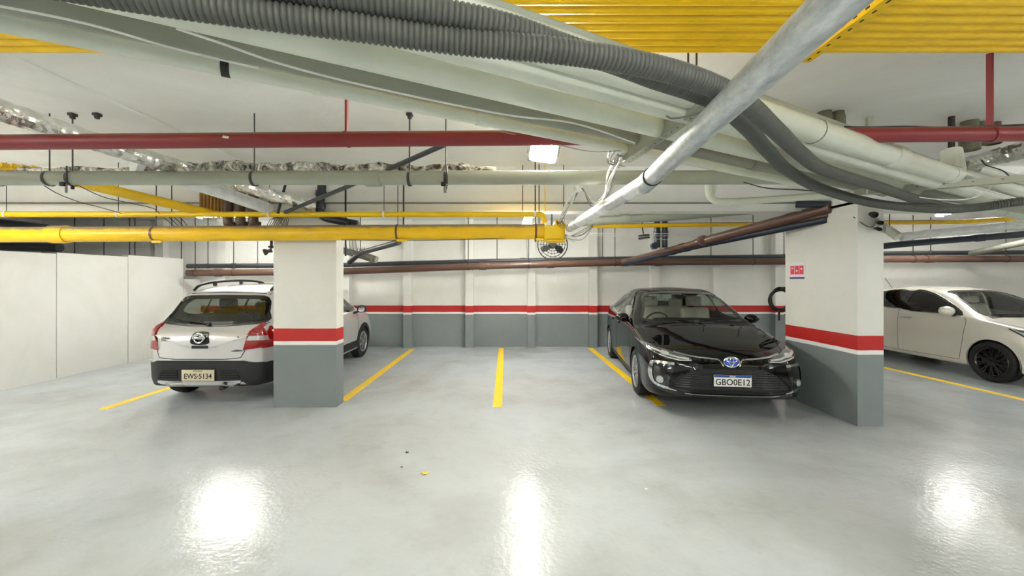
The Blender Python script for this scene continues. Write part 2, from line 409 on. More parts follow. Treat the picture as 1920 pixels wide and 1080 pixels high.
BG = 'slanting pipes of the overhead bundle'
pa = ray_pipe(960, 235, .82, -5.5, 2.9)
A = straight('drain_pipe', 'slimmest pale drain pipe on the underside of the slanting bundle', 'pipe', *pa, .031, 'pvc_pale', (), BG)
for px, mt in ((600, None), (905, None)):
    D = FOC * .82 / (CY - (235 + (px - 960) * 290 / 1440)); t = ((px - CX) / FOC * D + 5.5) / 8.4
    m = MB(); sleeve(m, *pa, .031, t); m.build('coupling', 'pvc_pale', A)
D = FOC * .82 / (CY - (235 + (423 - 960) * 290 / 1440)); band(A, pa[0].lerp(pa[1], ((423 - CX) / FOC * D + 5.5) / 8.4), UB, .031, 'wire_black', .014)
pb = ray_pipe(960, 206, .835, -5.5, 3.6)
straight('drain_pipe', 'olive grey drain pipe between the paler pipes', 'pipe', *pb, .042, 'pvc_dark', (.3, .8), BG)  # darker plastic colour than the pipes beside it
pc = ray_pipe(960, 170, .80, -5.5, 9.0)
straight('drain_pipe', 'wide pale drain pipe along the middle of the slanting bundle', 'pipe', *pc, .053, 'pvc_pale', (.2, .78), BG)
pd = ray_pipe(1067, 147, .80, -5.5, 9.6)
straight('drain_pipe', 'wide pale drain pipe just below the black ribbed hoses', 'pipe', *pd, .055, 'pvc_pale', (.25, .85), BG)
pe = ray_pipe(1500, 238, .84, -5.5, 3.55)
E = straight('drain_pipe', 'widest pale drain pipe, crossing the red pipe by the deep column', 'pipe', *pe, .066, 'pvc_pale', (.9,), BG, 22)
el = fillet([pe[1] - UB * .06, pe[1] + UB * .1, pe[1] + UB * .1 + Vector((.02, .05, .22))], .12)
MB().tube(el, .07, 20).build('elbow', 'pvc_pale', E)
for px in (1525,):
    band(E, ath(px, 246, .84), UB, .066, 'wire_grey', .003)
# upper thin pipe seen behind the widest one
ph = ray_pipe(1460, 200, .95, -2.0, 2.7)
straight('drain_pipe', 'thin grey pipe above the widest pale pipe', 'pipe', *ph, .03, 'pvc_grey', (), BG)

# ribbed hoses
def hose(label, pts, h, r):
    P = [ath(x, y, hh if hh else h) for x, y, hh in pts]; e = P[-1]; P += [e + Vector((1.6, .35, .05)), e + Vector((3.6, .7, .06)), e + Vector((6.2, 1.0, .06))]
    Q, R = corrugated(P, r, .0155, .0062)
    o = tag(MB().tube(Q, R, 18).build('ribbed_hose', 'black_hose', angle=80), label, 'hose', 'black ribbed hoses')
    return o
H1 = hose('thick black ribbed hose on the lower side of the bundle', [(60, -40, 0), (333, 5, 0), (640, 47, 0), (853, 77, 0), (1067, 98, 0), (1227, 126, 0), (1330, 158, 0), (1400, 195, 0), (1450, 240, 0), (1500, 287, 0), (1545, 318, 0), (1640, 348, 0), (1720, 374, 0), (1790, 390, 0), (1850, 387, .66), (1900, 380, .70), (2000, 370, .74)], .67, .037)
H2 = hose('black ribbed hose beneath the yellow conduits, dipping below the other hose', [(330, -60, 0), (640, -8, 0), (853, 28, 0), (960, 53, 0), (1067, 90, 0), (1150, 117, 0), (1227, 147, 0), (1300, 172, 0), (1350, 195, 0), (1400, 238, 0), (1440, 283, 0), (1478, 320, .70), (1544, 355, .66), (1645, 382, .62), (1760, 392, .60), (1840, 388, .62), (1960, 375, .66)], .725, .036)
# white cables lying along the bundle
def cable(name, label, pts, r, mat, k=6, cat='cable', group=None, seg=6):
    return tag(MB().tube(spline(pts, k), r, seg).build(name, mat), label, cat, group)
cable('cable', 'thin white cable lying along the slimmest pale pipe', [ath(x, y, .775) for x, y in ((-60, 0), (160, 44), (330, 92), (485, 128))], .004, 'wire_white')
cable('cable', 'white cable sagging between the olive pipe and slimmest pale pipe', [ath(x, y, .775) for x, y in ((330, 53), (420, 83), (520, 118), (660, 155), (820, 190), (960, 217), (1080, 232), (1190, 268))], .0045, 'wire_white')
cable('cable', 'grey cable tied along the galvanised pipe', [ath(x, y, .64) for x, y in ((1545, 5), (1470, 85), (1440, 130), (1400, 160), (1352, 190), (1300, 215), (1262, 222), (1250, 218))], .004, 'wire_grey')
cable('cable', 'black cable sagging below the bundle beside the elbow pipe', [ath(x, y, .66) for x, y in ((1395, 342), (1440, 353), (1500, 356), (1560, 362), (1600, 374))], .004, 'wire_black')
cable('cable', 'thin wire strung from the red pipe to the steel strut', [at(x, y, d) for x, y, d in ((930, 245, 2.45), (1010, 262, 2.5), (1100, 283, 2.5), (1165, 283, 2.45))], .003, 'wire_grey')

# galvanised pipe running away from the viewer
g0, g1, g2 = ath(1680, -103, .58), ath(1213, 341, .58), at(1068, 427, 4.62)
G = tag(MB().tube([g0.lerp(g1, i / 8) for i in range(9)], .049, 26).build('galvanised_pipe', 'galvanised'), 'big galvanised pipe slanting away under the bundle to the yellow pipe', 'pipe')
d01 = (g1 - g0).normalized(); d12 = (g2 - g1).normalized()
MB().lathe([(-.1, .05), (-.1, .055), (.1, .055), (.1, .05)], g1 - d01 * .02, d01, 26).build('coupling', 'galvanised', G)
MB().torus(g1 - d01 * .13, .051, .004, d01, 30, 6).build('gasket_ring', 'wire_black', G)
MB().tube([g1 - d12 * .02, g1 + d12 * .3], .051, 24).build('white_section', 'coat_white', G)
MB().tube([g1 + d12 * .28, g1 + d12 * .75], .049, 24).build('grey_section', 'galvanised', G)
MB().tube([g1 + d12 * .74, g2 - d12 * .5], .051, 24).build('white_section', 'coat_white', G)
MB().tube([g2 - d12 * .52, g2], .049, 24).build('pipe_end', 'galvanised', G)
for s in (.45, .9): band(G, g1.lerp(g2, s), d12, .051, 'wire_white', .006)

# steel struts
def strut(name, label, a, b, w, hgt, mat, holes, hole_r, side=1, web=True):
    """perforated angle: a horizontal flange and an upright flange, slotted"""
    a, b = Vector(a), Vector(b); d = (b - a).normalized(); u = Vector((0, 0, 1)).cross(d).normalized() * side; n = d.cross(u) * side
    L = (b - a).length; c = (a + b) / 2; M = Matrix((d, u, Vector((0, 0, 1)))).transposed().to_4x4()
    o = tag(MB().box(c + u * w / 2, (L, w, .005), M=M).box(c + Vector((0, 0, hgt / 2)), (L, .005, hgt), M=M).build(name, mat, None, False), label, 'bracket')
    for k in range(holes):
        p = a.lerp(b, (k + .5) / holes)
        MB().rbox(p + u * w / 2, (hole_r * 2.6, hole_r * 1.3, .0065), .002, 1, M=M).build('slot', 'strut_hole', o, False)
        if web: MB().rbox(p + Vector((0, 0, hgt * .55)), (hole_r * 2.6, .0065, hole_r * 1.3), .002, 1, M=M).build('slot', 'strut_hole', o, False)
    return o
S1 = strut('slotted_strut', 'slotted grey steel angle carrying the pale pipes, wires hanging from its end', ath(1168, 304, .75), ath(1335, 185, .75), .055, .085, 'strut_steel', 16, .006, web=False)
S2 = strut('slotted_strut', 'slotted yellow steel angle under the yellow ceiling conduits', (1.72, 2.37, EYE + 1.275), (1.72, 1.2, EYE + 1.275), .06, .03, 'strut_yellow', 17, .010)
for p in (ath(1172, 300, .77),):
    MB().tube([p + Vector((.02, 0, 0)), Vector((p.x + .02, p.y, ZC))], .006, 8).build('hanging_rod', 'steel_rod', S1)
for k_, x_ in enumerate((1.09, 1.14)): tag(MB().tube([(x_, 2.42, EYE + .85), (x_, 2.42, ZC)], .006, 8).build('hanging_rod', 'steel_rod'), ('left', 'right')[k_] + ' thin rod above the hoses by the yellow conduits', 'rod', 'rods above the hoses')
for y in (2.3, 1.5): MB().tube([(1.72, y, EYE + 1.28), (1.72, y, ZC)], .006, 8).build('hanging_rod', 'steel_rod', S2)
S3 = strut('slotted_strut', 'steel cross bracket under the far end of the pale pipes', (3.05, 3.55, EYE + .745), (4.15, 2.9, EYE + .745), .05, .05, 'strut_steel', 8, .006)
for t_ in (.08, .95):
    p = Vector((3.05, 3.55, EYE + .745)).lerp(Vector((4.15, 2.9, EYE + .745)), t_)
    MB().box((p.x, p.y, (p.z + ZC) / 2 - .004), (.045, .03, ZC - p.z - .008)).build('upright', 'strut_steel', S3, False)

# yellow conduits under the ceiling
for k in range(9):
    y = 2.315 - .0665 * k
    straight('ceiling_conduit', f'{ORD[k]} yellow ceiling conduit counted from the edge over the red pipe', 'conduit', (-6.5, y, EYE + 1.335), (6.5, y, EYE + 1.335 + .002 * (k % 2)), .033, 'yellow_conduit', (.2 + .06 * (k % 3),), 'yellow ceiling conduits', 16)

# red pipe and its hangers
def red_z(x): return EYE + .883 + .0085 * x
R = straight('fire_pipe', 'dull red iron pipe crossing below the ceiling', 'pipe', (-6.5, 2.52, red_z(-6.5)), (7, 2.52, red_z(7)), .0465, 'red_iron', (), None, 20)
for px, w in ((650, .009), (1856, .010)):
    x = (px - CX) / FOC * 2.52
    MB().box((x, 2.52, (red_z(x) + .04 + ZC) / 2), (w * 1.4, .03, ZC - red_z(x) - .04)).build('strap_hanger', 'red_iron', R, False)
    band(R, Vector((x, 2.52, red_z(x))), Vector((1, 0, .3)).normalized(), .0475, 'red_iron', .008)
xx = (422 - CX) / FOC * 2.47
m = MB().add([(xx - .022, 2.474, red_z(xx) - .006), (xx + .012, 2.474, red_z(xx) - .012), (xx + .026, 2.474, red_z(xx) + .008), (xx - .006, 2.474, red_z(xx) + .014)], [(0, 1, 2, 3)])
MB().rbox((xx, 2.4745, red_z(xx) + .004), (.04, .004, .016), .002, 1, M=Matrix.Rotation(.15, 4, 'Y')).build('paint_chip', 'coat_white', R)
cable('cable', 'black cable lying along the top of the red pipe by the deep column', [at(x, y, 2.5) for x, y in ((1530, 232), (1600, 238), (1700, 237), (1780, 239), (1860, 236), (1960, 232))], .005, 'wire_black')

# foil-wrapped ducts
fp = [at(-60, 186, 2.24), at(100, 240, 2.65), at(240, 285, 3.1), at(345, 316, 3.55), at(420, 337, 4.0), at(500, 362, 4.45), at(588, 388, 4.86)]
def foil_tube(name, label, cat, P, R, mat, jit=.08, seg=16, seed=1):
    """a lagged pipe with crumpled skin"""
    rn = random.Random(seed); m = MB().tube(P, R, seg); n = len(P)
    F = [sum((m.v[i * seg + k] for k in range(seg)), Vector()) / seg for i in range(n)]
    for i in range(n):
        for k in range(seg): m.v[i * seg + k] = F[i] + (m.v[i * seg + k] - F[i]) * (1 + rn.uniform(-jit, jit))
    return tag(m.build(name, mat, None, False), label, cat)
P = spline(fp, 14)
foil_tube('foil_duct', 'shiny foil-wrapped duct slanting away above the red and grey pipes', 'duct', P, .064, 'foil')
P = [at(335 + 595 * i / 90, 313 + 3 * math.sin(i * .3) + i * .044, 3.62) for i in range(91)]
foil_tube('foil_pipe', 'grimy foil-wrapped pipe lying behind the level grey pipe', 'pipe', P, [.050 - .018 * (i / 90) + .005 * math.sin(i * .8) for i in range(91)], 'foil_dirty', .14, 12, 2)
P = [at(-60 + 400 * i / 60, 320 + 2 * math.sin(i * .35), 3.6) for i in range(61)]
foil_tube('foil_pipe', 'thin grimy lagged pipe behind the level grey pipe, under the foil duct', 'pipe', P, .031, 'foil_dirty', .14, 10, 3)

# level grey pipe
zg = EYE + .857
K = straight('grey_pipe', 'level grey plastic pipe in front of the beam', 'pipe', (-7, 3.43, zg), (2.55, 3.43, zg + .012), .059, 'pvc_grey', (), None, 22)
m = MB(); sleeve(m, Vector((-7, 3.43, zg)), Vector((2.55, 3.43, zg)), .059, (7 + at(700, 335, 3.43).x) / 9.55); m.build('coupling', 'pvc_grey', K)
def rod_hanger(label, x, y, z, r, group, top=ZC, low=.06, rod=.0055, clamp='steel_rod', name='pipe_hanger', nut=True, mat='steel_rod', d=(1, 0, 0)):
    t = thing(name, label, 'hanger', (x, y, z), 0, group)
    MB().tube([(x, y, top), (x, y, z + r)], rod, 8).build('rod', mat, t)
    MB().lathe([(-.011, r + .001), (-.011, r + .005), (.011, r + .005), (.011, r + .001)], (x, y, z), d, 22).build('clamp', clamp, t)
    if nut: MB().rbox((x, y, z - r - low * .25), (.02, .02, low * .5), .003, 1).build('clamp_bolt', clamp, t)
    return t
GH = 'hangers of the level grey pipe'
for i, (px, lab) in enumerate(((-2, 'rod hanger of the grey pipe at the picture edge'), (93, 'thin rod hanger of the grey pipe under the foil duct start'), (477, 'thin rod hanger of the grey pipe right of the foil duct'), (768, 'threaded rod hanger of the grey pipe below a ceiling bracket'))):
    rod_hanger(lab, at(px, 335, 3.43).x, 3.43, zg, .059, GH, nut=False, rod=.007 if px == 768 else .005)
for px, lab in ((136, 'long bolt hanger of the grey pipe with block nut by the foil duct'), (836, 'double-bolt hanger of the grey pipe with threaded tail')):
    x = at(px, 335, 3.43).x; t = rod_hanger(lab, x, 3.43, zg, .059, GH)
    MB().rbox((x - .01, 3.36, zg - .062), (.04, .02, .035), .004, 1).build('block_nut', 'black_rubber', t)
    MB().tube([(x, 3.38, zg - .05), (x, 3.38, zg - .13)], .012 if px == 836 else .008, 8).build('threaded_tail', 'lamp_grey', t)
    MB().tube([(x + .02, 3.365, zg + .09), (x + .02, 3.365, zg - .06)], .006, 8).build('side_bolt', 'steel_rod', t)
for px, py in ((768, 216), (136, 287), (182, 297)):
    c = at(px, py, 3.43); c.z = ZC - .012
    tag(MB().rbox(c, (.05, .05, .024), .004, 1).rbox(c - Vector((0, 0, .02)), (.03, .03, .03), .004, 1).build('ceiling_bracket', 'steel_rod'), {768: 'small ceiling bracket holding the threaded rod', 136: 'small ceiling bracket near the foil duct', 182: 'small ceiling bracket beside the foil duct, farther along'}[px], 'bracket')

# thick and thin yellow pipes with hangers
zy = EYE + (CY - 437) / FOC * 4.85
def yz(x): return zy + .006 * (x + 2.5)
ye = at(1020, 434, 4.85).x
Yb = straight('yellow_pipe', 'thick yellow pipe with dusty top across the flat column', 'pipe', (-8.5, 4.84, yz(-8.5)), (ye, 4.84, yz(ye)), .092, 'yellow_pipe', (), None, 28)
for px in (112,):
    x = at(px, 440, 4.84).x; m = MB(); sleeve(m, Vector((-8.5, 4.84, yz(-8.5))), Vector((ye, 4.84, yz(ye))), .092, (x + 8.5) / (ye + 8.5)); m.build('coupling', 'yellow_pipe', Yb)
for i, px in enumerate((293, 746, 1004)):
    x = at(px, 440, 4.84).x
    t = rod_hanger(('wire hanger of the thick yellow pipe above the partition end', 'double-rod hanger of the thick yellow pipe right of the flat column', 'rod hanger of the thick yellow pipe near its wired end')[i], x, 4.84, yz(x), .093, 'hangers of the thick yellow pipe', mat='brown_pipe' if i else 'steel_rod', clamp='brown_pipe')
    MB().rbox((x + .06, 4.78, yz(x) - .1), (.12, .03, .03), .006, 1).build('hook', 'yellow_bright', t)
    if i: MB().tube([(x + .05, 4.93, ZC), (x + .05, 4.93, yz(x) + .05)], .006, 8).build('second_rod', 'steel_rod', t)
zt = EYE + (CY - 402) / FOC * 4.86
ty = at(1018, 402, 4.86).x
Yt = tag(MB().tube(fillet([(-8.5, 4.86, zt), (ty, 4.86, zt), (ty + .02, 4.86, zt - .1)], .05), .033, 18).build('yellow_pipe', 'yellow_bright'), 'thin bright yellow pipe above the thick yellow pipe', 'pipe')
for i, px in enumerate((12, 222, 505, 720, 1003)):
    x = at(px, 402, 4.86).x
    rod_hanger(f'{ORD[i]} thin wire hanger along the thin yellow pipe, from the partition side', x, 4.86, zt, .034, 'hangers of the thin yellow pipe', nut=False, rod=.004, clamp='wire_white')
# other rods that hang down beside the yellow pipes
for px, y1, mt, lab in ((680, 0, 0, ''), (322, 425, 'steel_rod', 'thin rod between the two yellow pipes over the hatchback'), (648, 480, 'wire_black', 'thick black rod hanging right of the flat column'), (756, 425, 'steel_rod', 'thin rod just right of the double-rod hanger'),
                        (980, 400, 'brown_pipe', 'thin brownish rod left of the wired pipe end'), (1022, 440, 'yellow_bright', 'yellow rod dropping to the wired pipe end'), (1057, 440, 'brown_pipe', 'brown rod dropping right of the wired pipe end')):
    if not lab: continue
    p = at(px, y1, 4.97); tag(MB().tube([p, (p.x, p.y, ZC)], .011 if px == 648 else .0055, 8).build('hanging_rod', mt), lab, 'rod', 'rods hanging in front of the beam')

# yellow wired end box
bc = at(1038, 437, 4.82)
t = thing('junction_box', 'yellow open-ended junction with white wires at the thick pipe end', 'junction box', bc)
MB().rbox(bc + Vector((0, 0, -.005)), (.25, .2, .18), .03, 3).build('box_body', 'yellow_bright', t)
o = bc + Vector((.06, -.06, .08)); MB().lathe([(-.05, .07), (.03, .075), (.03, .06), (-.04, .055), (-.04, .001)], o, (.35, -.6, .5), 24).build('open_socket', 'yellow_bright', t)
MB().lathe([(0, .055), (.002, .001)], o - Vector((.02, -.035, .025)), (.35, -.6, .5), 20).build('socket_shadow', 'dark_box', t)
MB().rbox(bc + Vector((.02, -.02, -.1)), (.22, .18, .025), .008, 2).build('lower_lip', 'yellow_pipe', t)
sock = o + Vector((.02, -.03, .03)); rnd = random.Random(3)
for i in range(7):
    j = lambda s=.02: Vector((rnd.uniform(-s, s), rnd.uniform(-s, s), rnd.uniform(-s, s)))
    pts = [sock + j(.03), at(1050, 415, 4.7) + j(), at(1068, 378, 4.6) + j(.03), at(1086, 352, 4.5) + j(.02), at(1098, 362, 4.4) + j(.03), at(1115, 382, 4.2) + j(.03), at(1135, 372, 3.8) + j(.03), at(1146, 330, 3.2) + j(.03), at(1160, 300, 2.6) + j(.03), ath(1170, 292, .79) + j(.01)]
    cable('cable', ('white cable looping from the yellow junction up to the steel strut', 'grey cable looping from the yellow junction up to the steel strut')[i % 3 == 2], pts, .007 if i < 5 else .005, ('wire_white', 'wire_white', 'wire_grey')[i % 3], 6, group='cables looping from the junction')
m = MB()
tag(m.lathe([(-.05, .03), (-.03, .045), (.03, .045), (.05, .03)], at(1086, 353, 4.5), (1, 0, .2), 12).build('cable_knot', 'wire_white'), 'knot of white tape at the top of the cable loop', 'cable tie')
for i in range(5):
    d = Vector((rnd.uniform(-.03, .03), rnd.uniform(-.05, .05), rnd.uniform(-.02, .02)))
    cable('cable', 'dark cable sagging from the wired end to the thin far yellow pipe', [bc + Vector((.1, 0, -.02)) + d, at(1075, 440 + i * 2, 4.95) + d, at(1095, 430 + i * 4, 5.0) + d, at(1112, 420 + i, 5.0)], .004, 'wire_grey', group='dark cables beside the junction')
for i in range(4):
    d = Vector((rnd.uniform(-.04, .04), 0, rnd.uniform(-.03, .03)))
    cable('cable', 'pale cable end sticking out under the yellow junction', [bc + Vector((.1, -.02, -.06)), at(1062, 446, 4.78) + d, at(1070 + i * 3, 451, 4.75) + d], .006, 'wire_white', group='pale cable ends under the junction')
for i in range(6):
    d = lambda: Vector((rnd.uniform(-.03, .03), rnd.uniform(-.03, .03), rnd.uniform(-.02, .02)))
    cable('cable', 'wire tangled on the end of the slotted strut', [ath(1172, 296, .78), ath(1172, 296, .78) + Vector((-.02, -.05, .06)) + d() * 2, ath(1150, 285, .8) + d(), ath(1142, 305, .78) + d(), ath(1165, 310, .76) + d()], .0028, 'wire_grey', group='wires tangled on the strut')

# wall fan hanging behind the junction
fc = at(1036, 459, 6.4)
t = thing('hanging_fan', 'round black fan with wire guard hanging below the yellow pipe end', 'fan', fc)
for r in (.235, .19, .145, .1): MB().torus(fc + Vector((0, -.05 if r < .23 else 0, 0)), r, .005 if r < .23 else .009, (0, 1, 0), 40, 6).build('guard_ring', 'wire_black', t)
for k in range(18):
    a = 2 * PI * k / 18; e = Vector((math.cos(a), 0, math.sin(a)))
    MB().tube([fc + e * .235, fc + e * .19 + Vector((0, -.05, 0)), fc + e * .06 + Vector((0, -.06, 0))], .0028, 5).build('guard_wire', 'wire_black', t)
MB().lathe([(-.07, .001), (-.07, .05), (-.05, .06), (.06, .06), (.12, .05), (.12, .001)], fc, (0, 1, 0), 20).build('motor', 'black_rubber', t)
for k in range(3):
    a = 2 * PI * k / 3 + .5; M = Matrix.Translation(fc) @ Matrix.Rotation(a, 4, 'Y') @ Matrix.Rotation(.5, 4, 'X')
    MB().prism([(.04, -.02), (.12, -.07), (.19, -.06), (.2, .01), (.13, .05), (.04, .03)], M @ Matrix.Rotation(PI / 2, 4, 'X'), .006).build('fan_blade', 'black_rubber', t)
MB().tube([fc + Vector((0, .1, .03)), fc + Vector((0, .14, .2)), (fc.x, fc.y + .14, ZC)], .016, 10).build('mount_stem', 'steel_rod', t)
plain('plate_white_sign', 'e9e6e4', .5, var=.03); plain('sign_red', 'e23a50', .5, var=.05); plain('sign_blue', '5a4f86', .5, var=.05)
HOLD = []
# ------------------------------------------------------------------ pipes along the rear wall
def polypipe(name, label, pts, r, mat, rad=.12, cat='pipe', group=None, seg=16, couple=()):
    P = fillet(pts, rad); o = tag(MB().tube(P, r, seg).build(name, mat), label, cat, group)
    for a, b, t in couple:
        m = MB(); sleeve(m, Vector(a), Vector(b), r, t); m.build('coupling', mat, o)
    return o
bp = [at(x, y, 8.8) for x, y in ((352, 512), (640, 509), (900, 499), (1165, 492), (1480, 490), (1660, 486), (1990, 485))]
polypipe('wall_pipe', 'brown pipe running along the rear wall above the cars', bp, .074, 'brown_pipe', couple=[(bp[0], bp[1], .2), (bp[2], bp[3], .02), (bp[2], bp[3], .5), (bp[3], bp[4], .02), (bp[3], bp[4], .22), (bp[5], bp[6], .25)])
dp = [at(x, y, 9.1) for x, y in ((352, 499), (640, 497), (900, 490), (1165, 485), (1480, 481), (1660, 475), (1990, 473))]
polypipe('wall_pipe', 'dark grey pipe running behind the brown pipe along the rear wall', dp, .052, 'dark_pipe', couple=[(dp[0], dp[1], .3), (dp[2], dp[3], .3)])
for i, px in enumerate((366, 390, 438, 483, 878, 932, 991, 1130, 1153, 1333, 1412, 1470, 1712, 1745, 1886)):
    src = dp if i % 2 else bp; k = next(j for j in range(6) if src[j].x <= (px - CX) / FOC * src[0].y <= src[j + 1].x or j == 5)
    x = (px - CX) / FOC * src[0].y; a, b = src[k], src[k + 1]; p = a.lerp(b, (x - a.x) / (b.x - a.x))
    where = 'over the grey hatchback' if px < 500 else 'over the empty bays' if px < 1160 else 'over the black sedan' if px < 1500 else 'over the white car'
    rod_hanger(f"rod hanger of the {'dark' if i % 2 else 'brown'} wall pipe {where}, {ORD[{0:0,1:0,2:1,3:1,4:0,5:0,6:1,7:1,8:2,9:0,10:0,11:1,12:0,13:0,14:1}[i]]} of its kind there", x, p.y, p.z, .076 if not i % 2 else .054, 'rod hangers along the rear wall', rod=.009, nut=False)
# pipes that climb from the rear wall to the deep column
a, b = at(1168, 491, 8.72), at(1560, 389, 4.735)
o = polypipe('rising_pipe', 'brown pipe climbing from the rear wall to the deep column', [a, b], .05, 'brown_pipe', couple=[(a, b, .05), (a, b, .42), (a, b, .5)])
MB().tube([a.lerp(b, .5), a.lerp(b, .75), b], .066, 18).build('wide_section', 'brown_pipe', o)
c = a.lerp(b, .53); MB().lathe([(-.09, .001), (-.09, .075), (-.05, .085), (.09, .085), (.1, .05)], c + Vector((0, -.02, .01)), (.25, 1, .05), 24).build('access_cap', 'brown_pipe', o)
a2, b2 = at(1352, 446, 6.4), at(1554, 403, 4.78); polypipe('rising_pipe', 'slimmer brown pipe just under the climbing brown pipe', [a2, b2], .034, 'brown_pipe')
a3, b3, c3 = at(1172, 495, 8.55), at(1300, 463, 6.9), at(1552, 411, 4.80); o = polypipe('rising_pipe', 'navy blue pipe climbing below the brown pipes', [a3, b3, c3], .048, 'navy_pipe', .3, couple=[(a3, b3, .75), (a3, b3, .93)])
polypipe('stub_pipe', 'short navy and brown pipe stub entering the top of the deep column', [at(1492, 383, 4.95), at(1556, 383, 4.75)], .042, 'navy_pipe')
# pipes just beyond the beam
polypipe('grey_pipe', 'pale grey pipe rising behind the beam right of the junction', [at(1086, 416, 6.4), at(1240, 407, 6.4), at(1480, 388, 6.4)], .068, 'pvc_grey', couple=[(at(1086, 416, 6.4), at(1240, 407, 6.4), .55)])
polypipe('yellow_pipe', 'far thin yellow pipe behind the beam, passing beyond the deep column', [at(1108, 424, 6.7), at(1330, 421, 6.7), at(1700, 417, 6.7), at(1800, 416, 6.7), at(1990, 404, 6.7)], .036, 'yellow_pipe')
# elbow pipe in front of the beam
polypipe('elbow_pipe', 'pale elbow pipe dropping from the level grey pipe in front of the beam', [at(1327, 330, 4.35), at(1330, 379, 4.35), at(1400, 377, 4.3), at(1600, 363, 4.1)], .036, 'pvc_pale', .14, couple=[(at(1400, 377, 4.3), at(1600, 363, 4.1), -.1)])
polypipe('elbow_pipe', 'thin pale branch pipe beside the elbow pipe', [at(1342, 338, 4.4), at(1336, 372, 4.4)], .018, 'pvc_pale')
# navy valves and a camera near the rear wall
for px, lab in ((1232, 'navy blue riser pipe nearer the fan, by the round valve'), (1247, 'navy blue riser pipe nearer the climbing brown pipe')):
    t = polypipe('riser_pipe', lab, [at(px, 402, 7.4), at(px, 464, 7.4)], .052, 'navy_pipe', couple=[(at(px, 402, 7.4), at(px, 464, 7.4), .6)])
o = tag(MB().lathe([(-.05, .001), (-.05, .06), (.05, .06), (.05, .001)], at(1227, 461, 7.25), (0, 1, 0), 20).build('round_valve', 'navy_pipe'), 'round blue valve hanging at the foot of the riser pipe', 'valve')
t = thing('security_camera', 'small dark camera on a stalk near the blue valve', 'camera', at(1207, 440, 7.2))
p = at(1207, 444, 7.2); MB().lathe([(-.09, .001), (-.09, .04), (.08, .045), (.1, .03), (.1, .001)], p, (1, -.4, .1), 16).build('camera_body', 'dark_box', t)
MB().tube([p, p + Vector((-.02, .02, .2)), (p.x - .02, p.y + .02, ZC)], .012, 8).build('stalk', 'dark_box', t)

# ------------------------------------------------------------------ upper left, in front of the beam
P = [at(604, 340, 4.92), at(598, 406, 4.92), at(670, 421, 4.94)]
o = polypipe('navy_pipe', 'navy blue pipe dropping in front of the beam and turning along the yellow pipe', P, .05, 'navy_pipe', .12)
for t_ in (.35, .7): MB().lathe([(-.03, .05), (-.03, .064), (.03, .064), (.03, .05)], P[0].lerp(P[1], t_), P[1] - P[0], 18).build('flange', 'navy_pipe', o)
for x_ in (655, 668): MB().rbox(at(x_, 420, 4.93), (.06, .11, .07), .015).build('pipe_clip', 'black_rubber', o)
polypipe('dark_pipe', 'thin dark pipe slanting behind the level grey pipe towards the flat column', [at(836, 270, 3.15), at(700, 330, 3.75), at(535, 398, 4.82)], .021, 'dark_pipe', .3)
polypipe('strap', 'black strap hanging in front of the foil duct above the flat column', [at(538, 335, 4.6), at(521, 400, 4.7)], .014, 'wire_black', cat='strap')
tag(MB().tube([at(250, 310, 3.55), at(330, 333, 3.85), at(420, 362, 4.35), at(505, 392, 4.88)], .068, 20).build('white_duct', 'coat_white'), 'white round duct beside the foil duct, ending at the beam', 'duct')
for k in range(5):
    d = Vector((.052, .03, 0)) * k
    straight('yellow_conduit', f'{ORD[k]} yellow conduit of the slanting bank above the partition, from its lower edge', 'conduit', Vector((-4.45, 3.5, EYE + 1.0)) + d, Vector((-3.66, 4.99, EYE + .80)) + d, .028, 'yellow_conduit', (), 'slanting bank of yellow conduits', 12)
for k in range(7):
    p = at(377 + 6.6 * k, 398, 4.97); q = at(377 + 6.6 * k, 352, 4.97)
    tag(MB().tube([p, q], .017, 12).build('upright_conduit', 'wood_brown'), f'{ORD[k]} brownish yellow upright conduit on the beam, counted towards the column', 'conduit', 'brownish upright conduits on the beam')
for k, px in enumerate((428, 451, 475)):
    c = at(px, 412, 4.93); tag(MB().tube(fillet([at(px, 355, 4.93), at(px, 421, 4.93), at(px + 12, 424, 4.98)], .06), .055, 18).build('drop_pipe', 'brown_pipe'), f'{ORD[k]} dark brown drop pipe before the lit lamp, counted towards the column', 'pipe', 'dark brown drop pipes by the lamp')
cable('cable', 'thin black wire drooping from the grey pipe to the thin yellow pipe', [at(x, y, d) for x, y, d in ((78, 345, 3.5), (110, 364, 3.8), (150, 379, 4.2), (185, 388, 4.5), (228, 400, 4.83))], .004, 'wire_black')
cable('cable', 'thin black wire drooping above the yellow conduit bank', [at(x, y, d) for x, y, d in ((140, 344, 3.5), (190, 368, 3.9), (240, 380, 4.3), (285, 390, 4.6), (300, 400, 4.83))], .004, 'wire_black')
for i in range(4):
    cable('cable', 'dark wire crossing between the yellow pipes above the hatchback', [at(300 + 9 * i, 400, 4.95), at(312 + 10 * i, 412, 4.97), at(328 + 8 * i, 425, 4.97)], .004, 'wire_black', group='dark wires between the yellow pipes')
for i in range(6):
    cable('cable', 'curly dark wire sticking out above the thick yellow pipe by the column', [at(500 + 4 * i, 424, 4.93), at(508 + 5 * i, 411 - i, 4.94), at(520 + 4 * i, 409, 4.95), at(529 + 2 * i, 424, 4.95)], .0035, 'wire_black', group='curly wires by the column')
cable('cable', 'dark cable under the thick yellow pipe past the column', [at(x, y, 4.8) for x, y in ((640, 450), (760, 451), (880, 449), (980, 445), (1010, 446))], .004, 'wire_black')
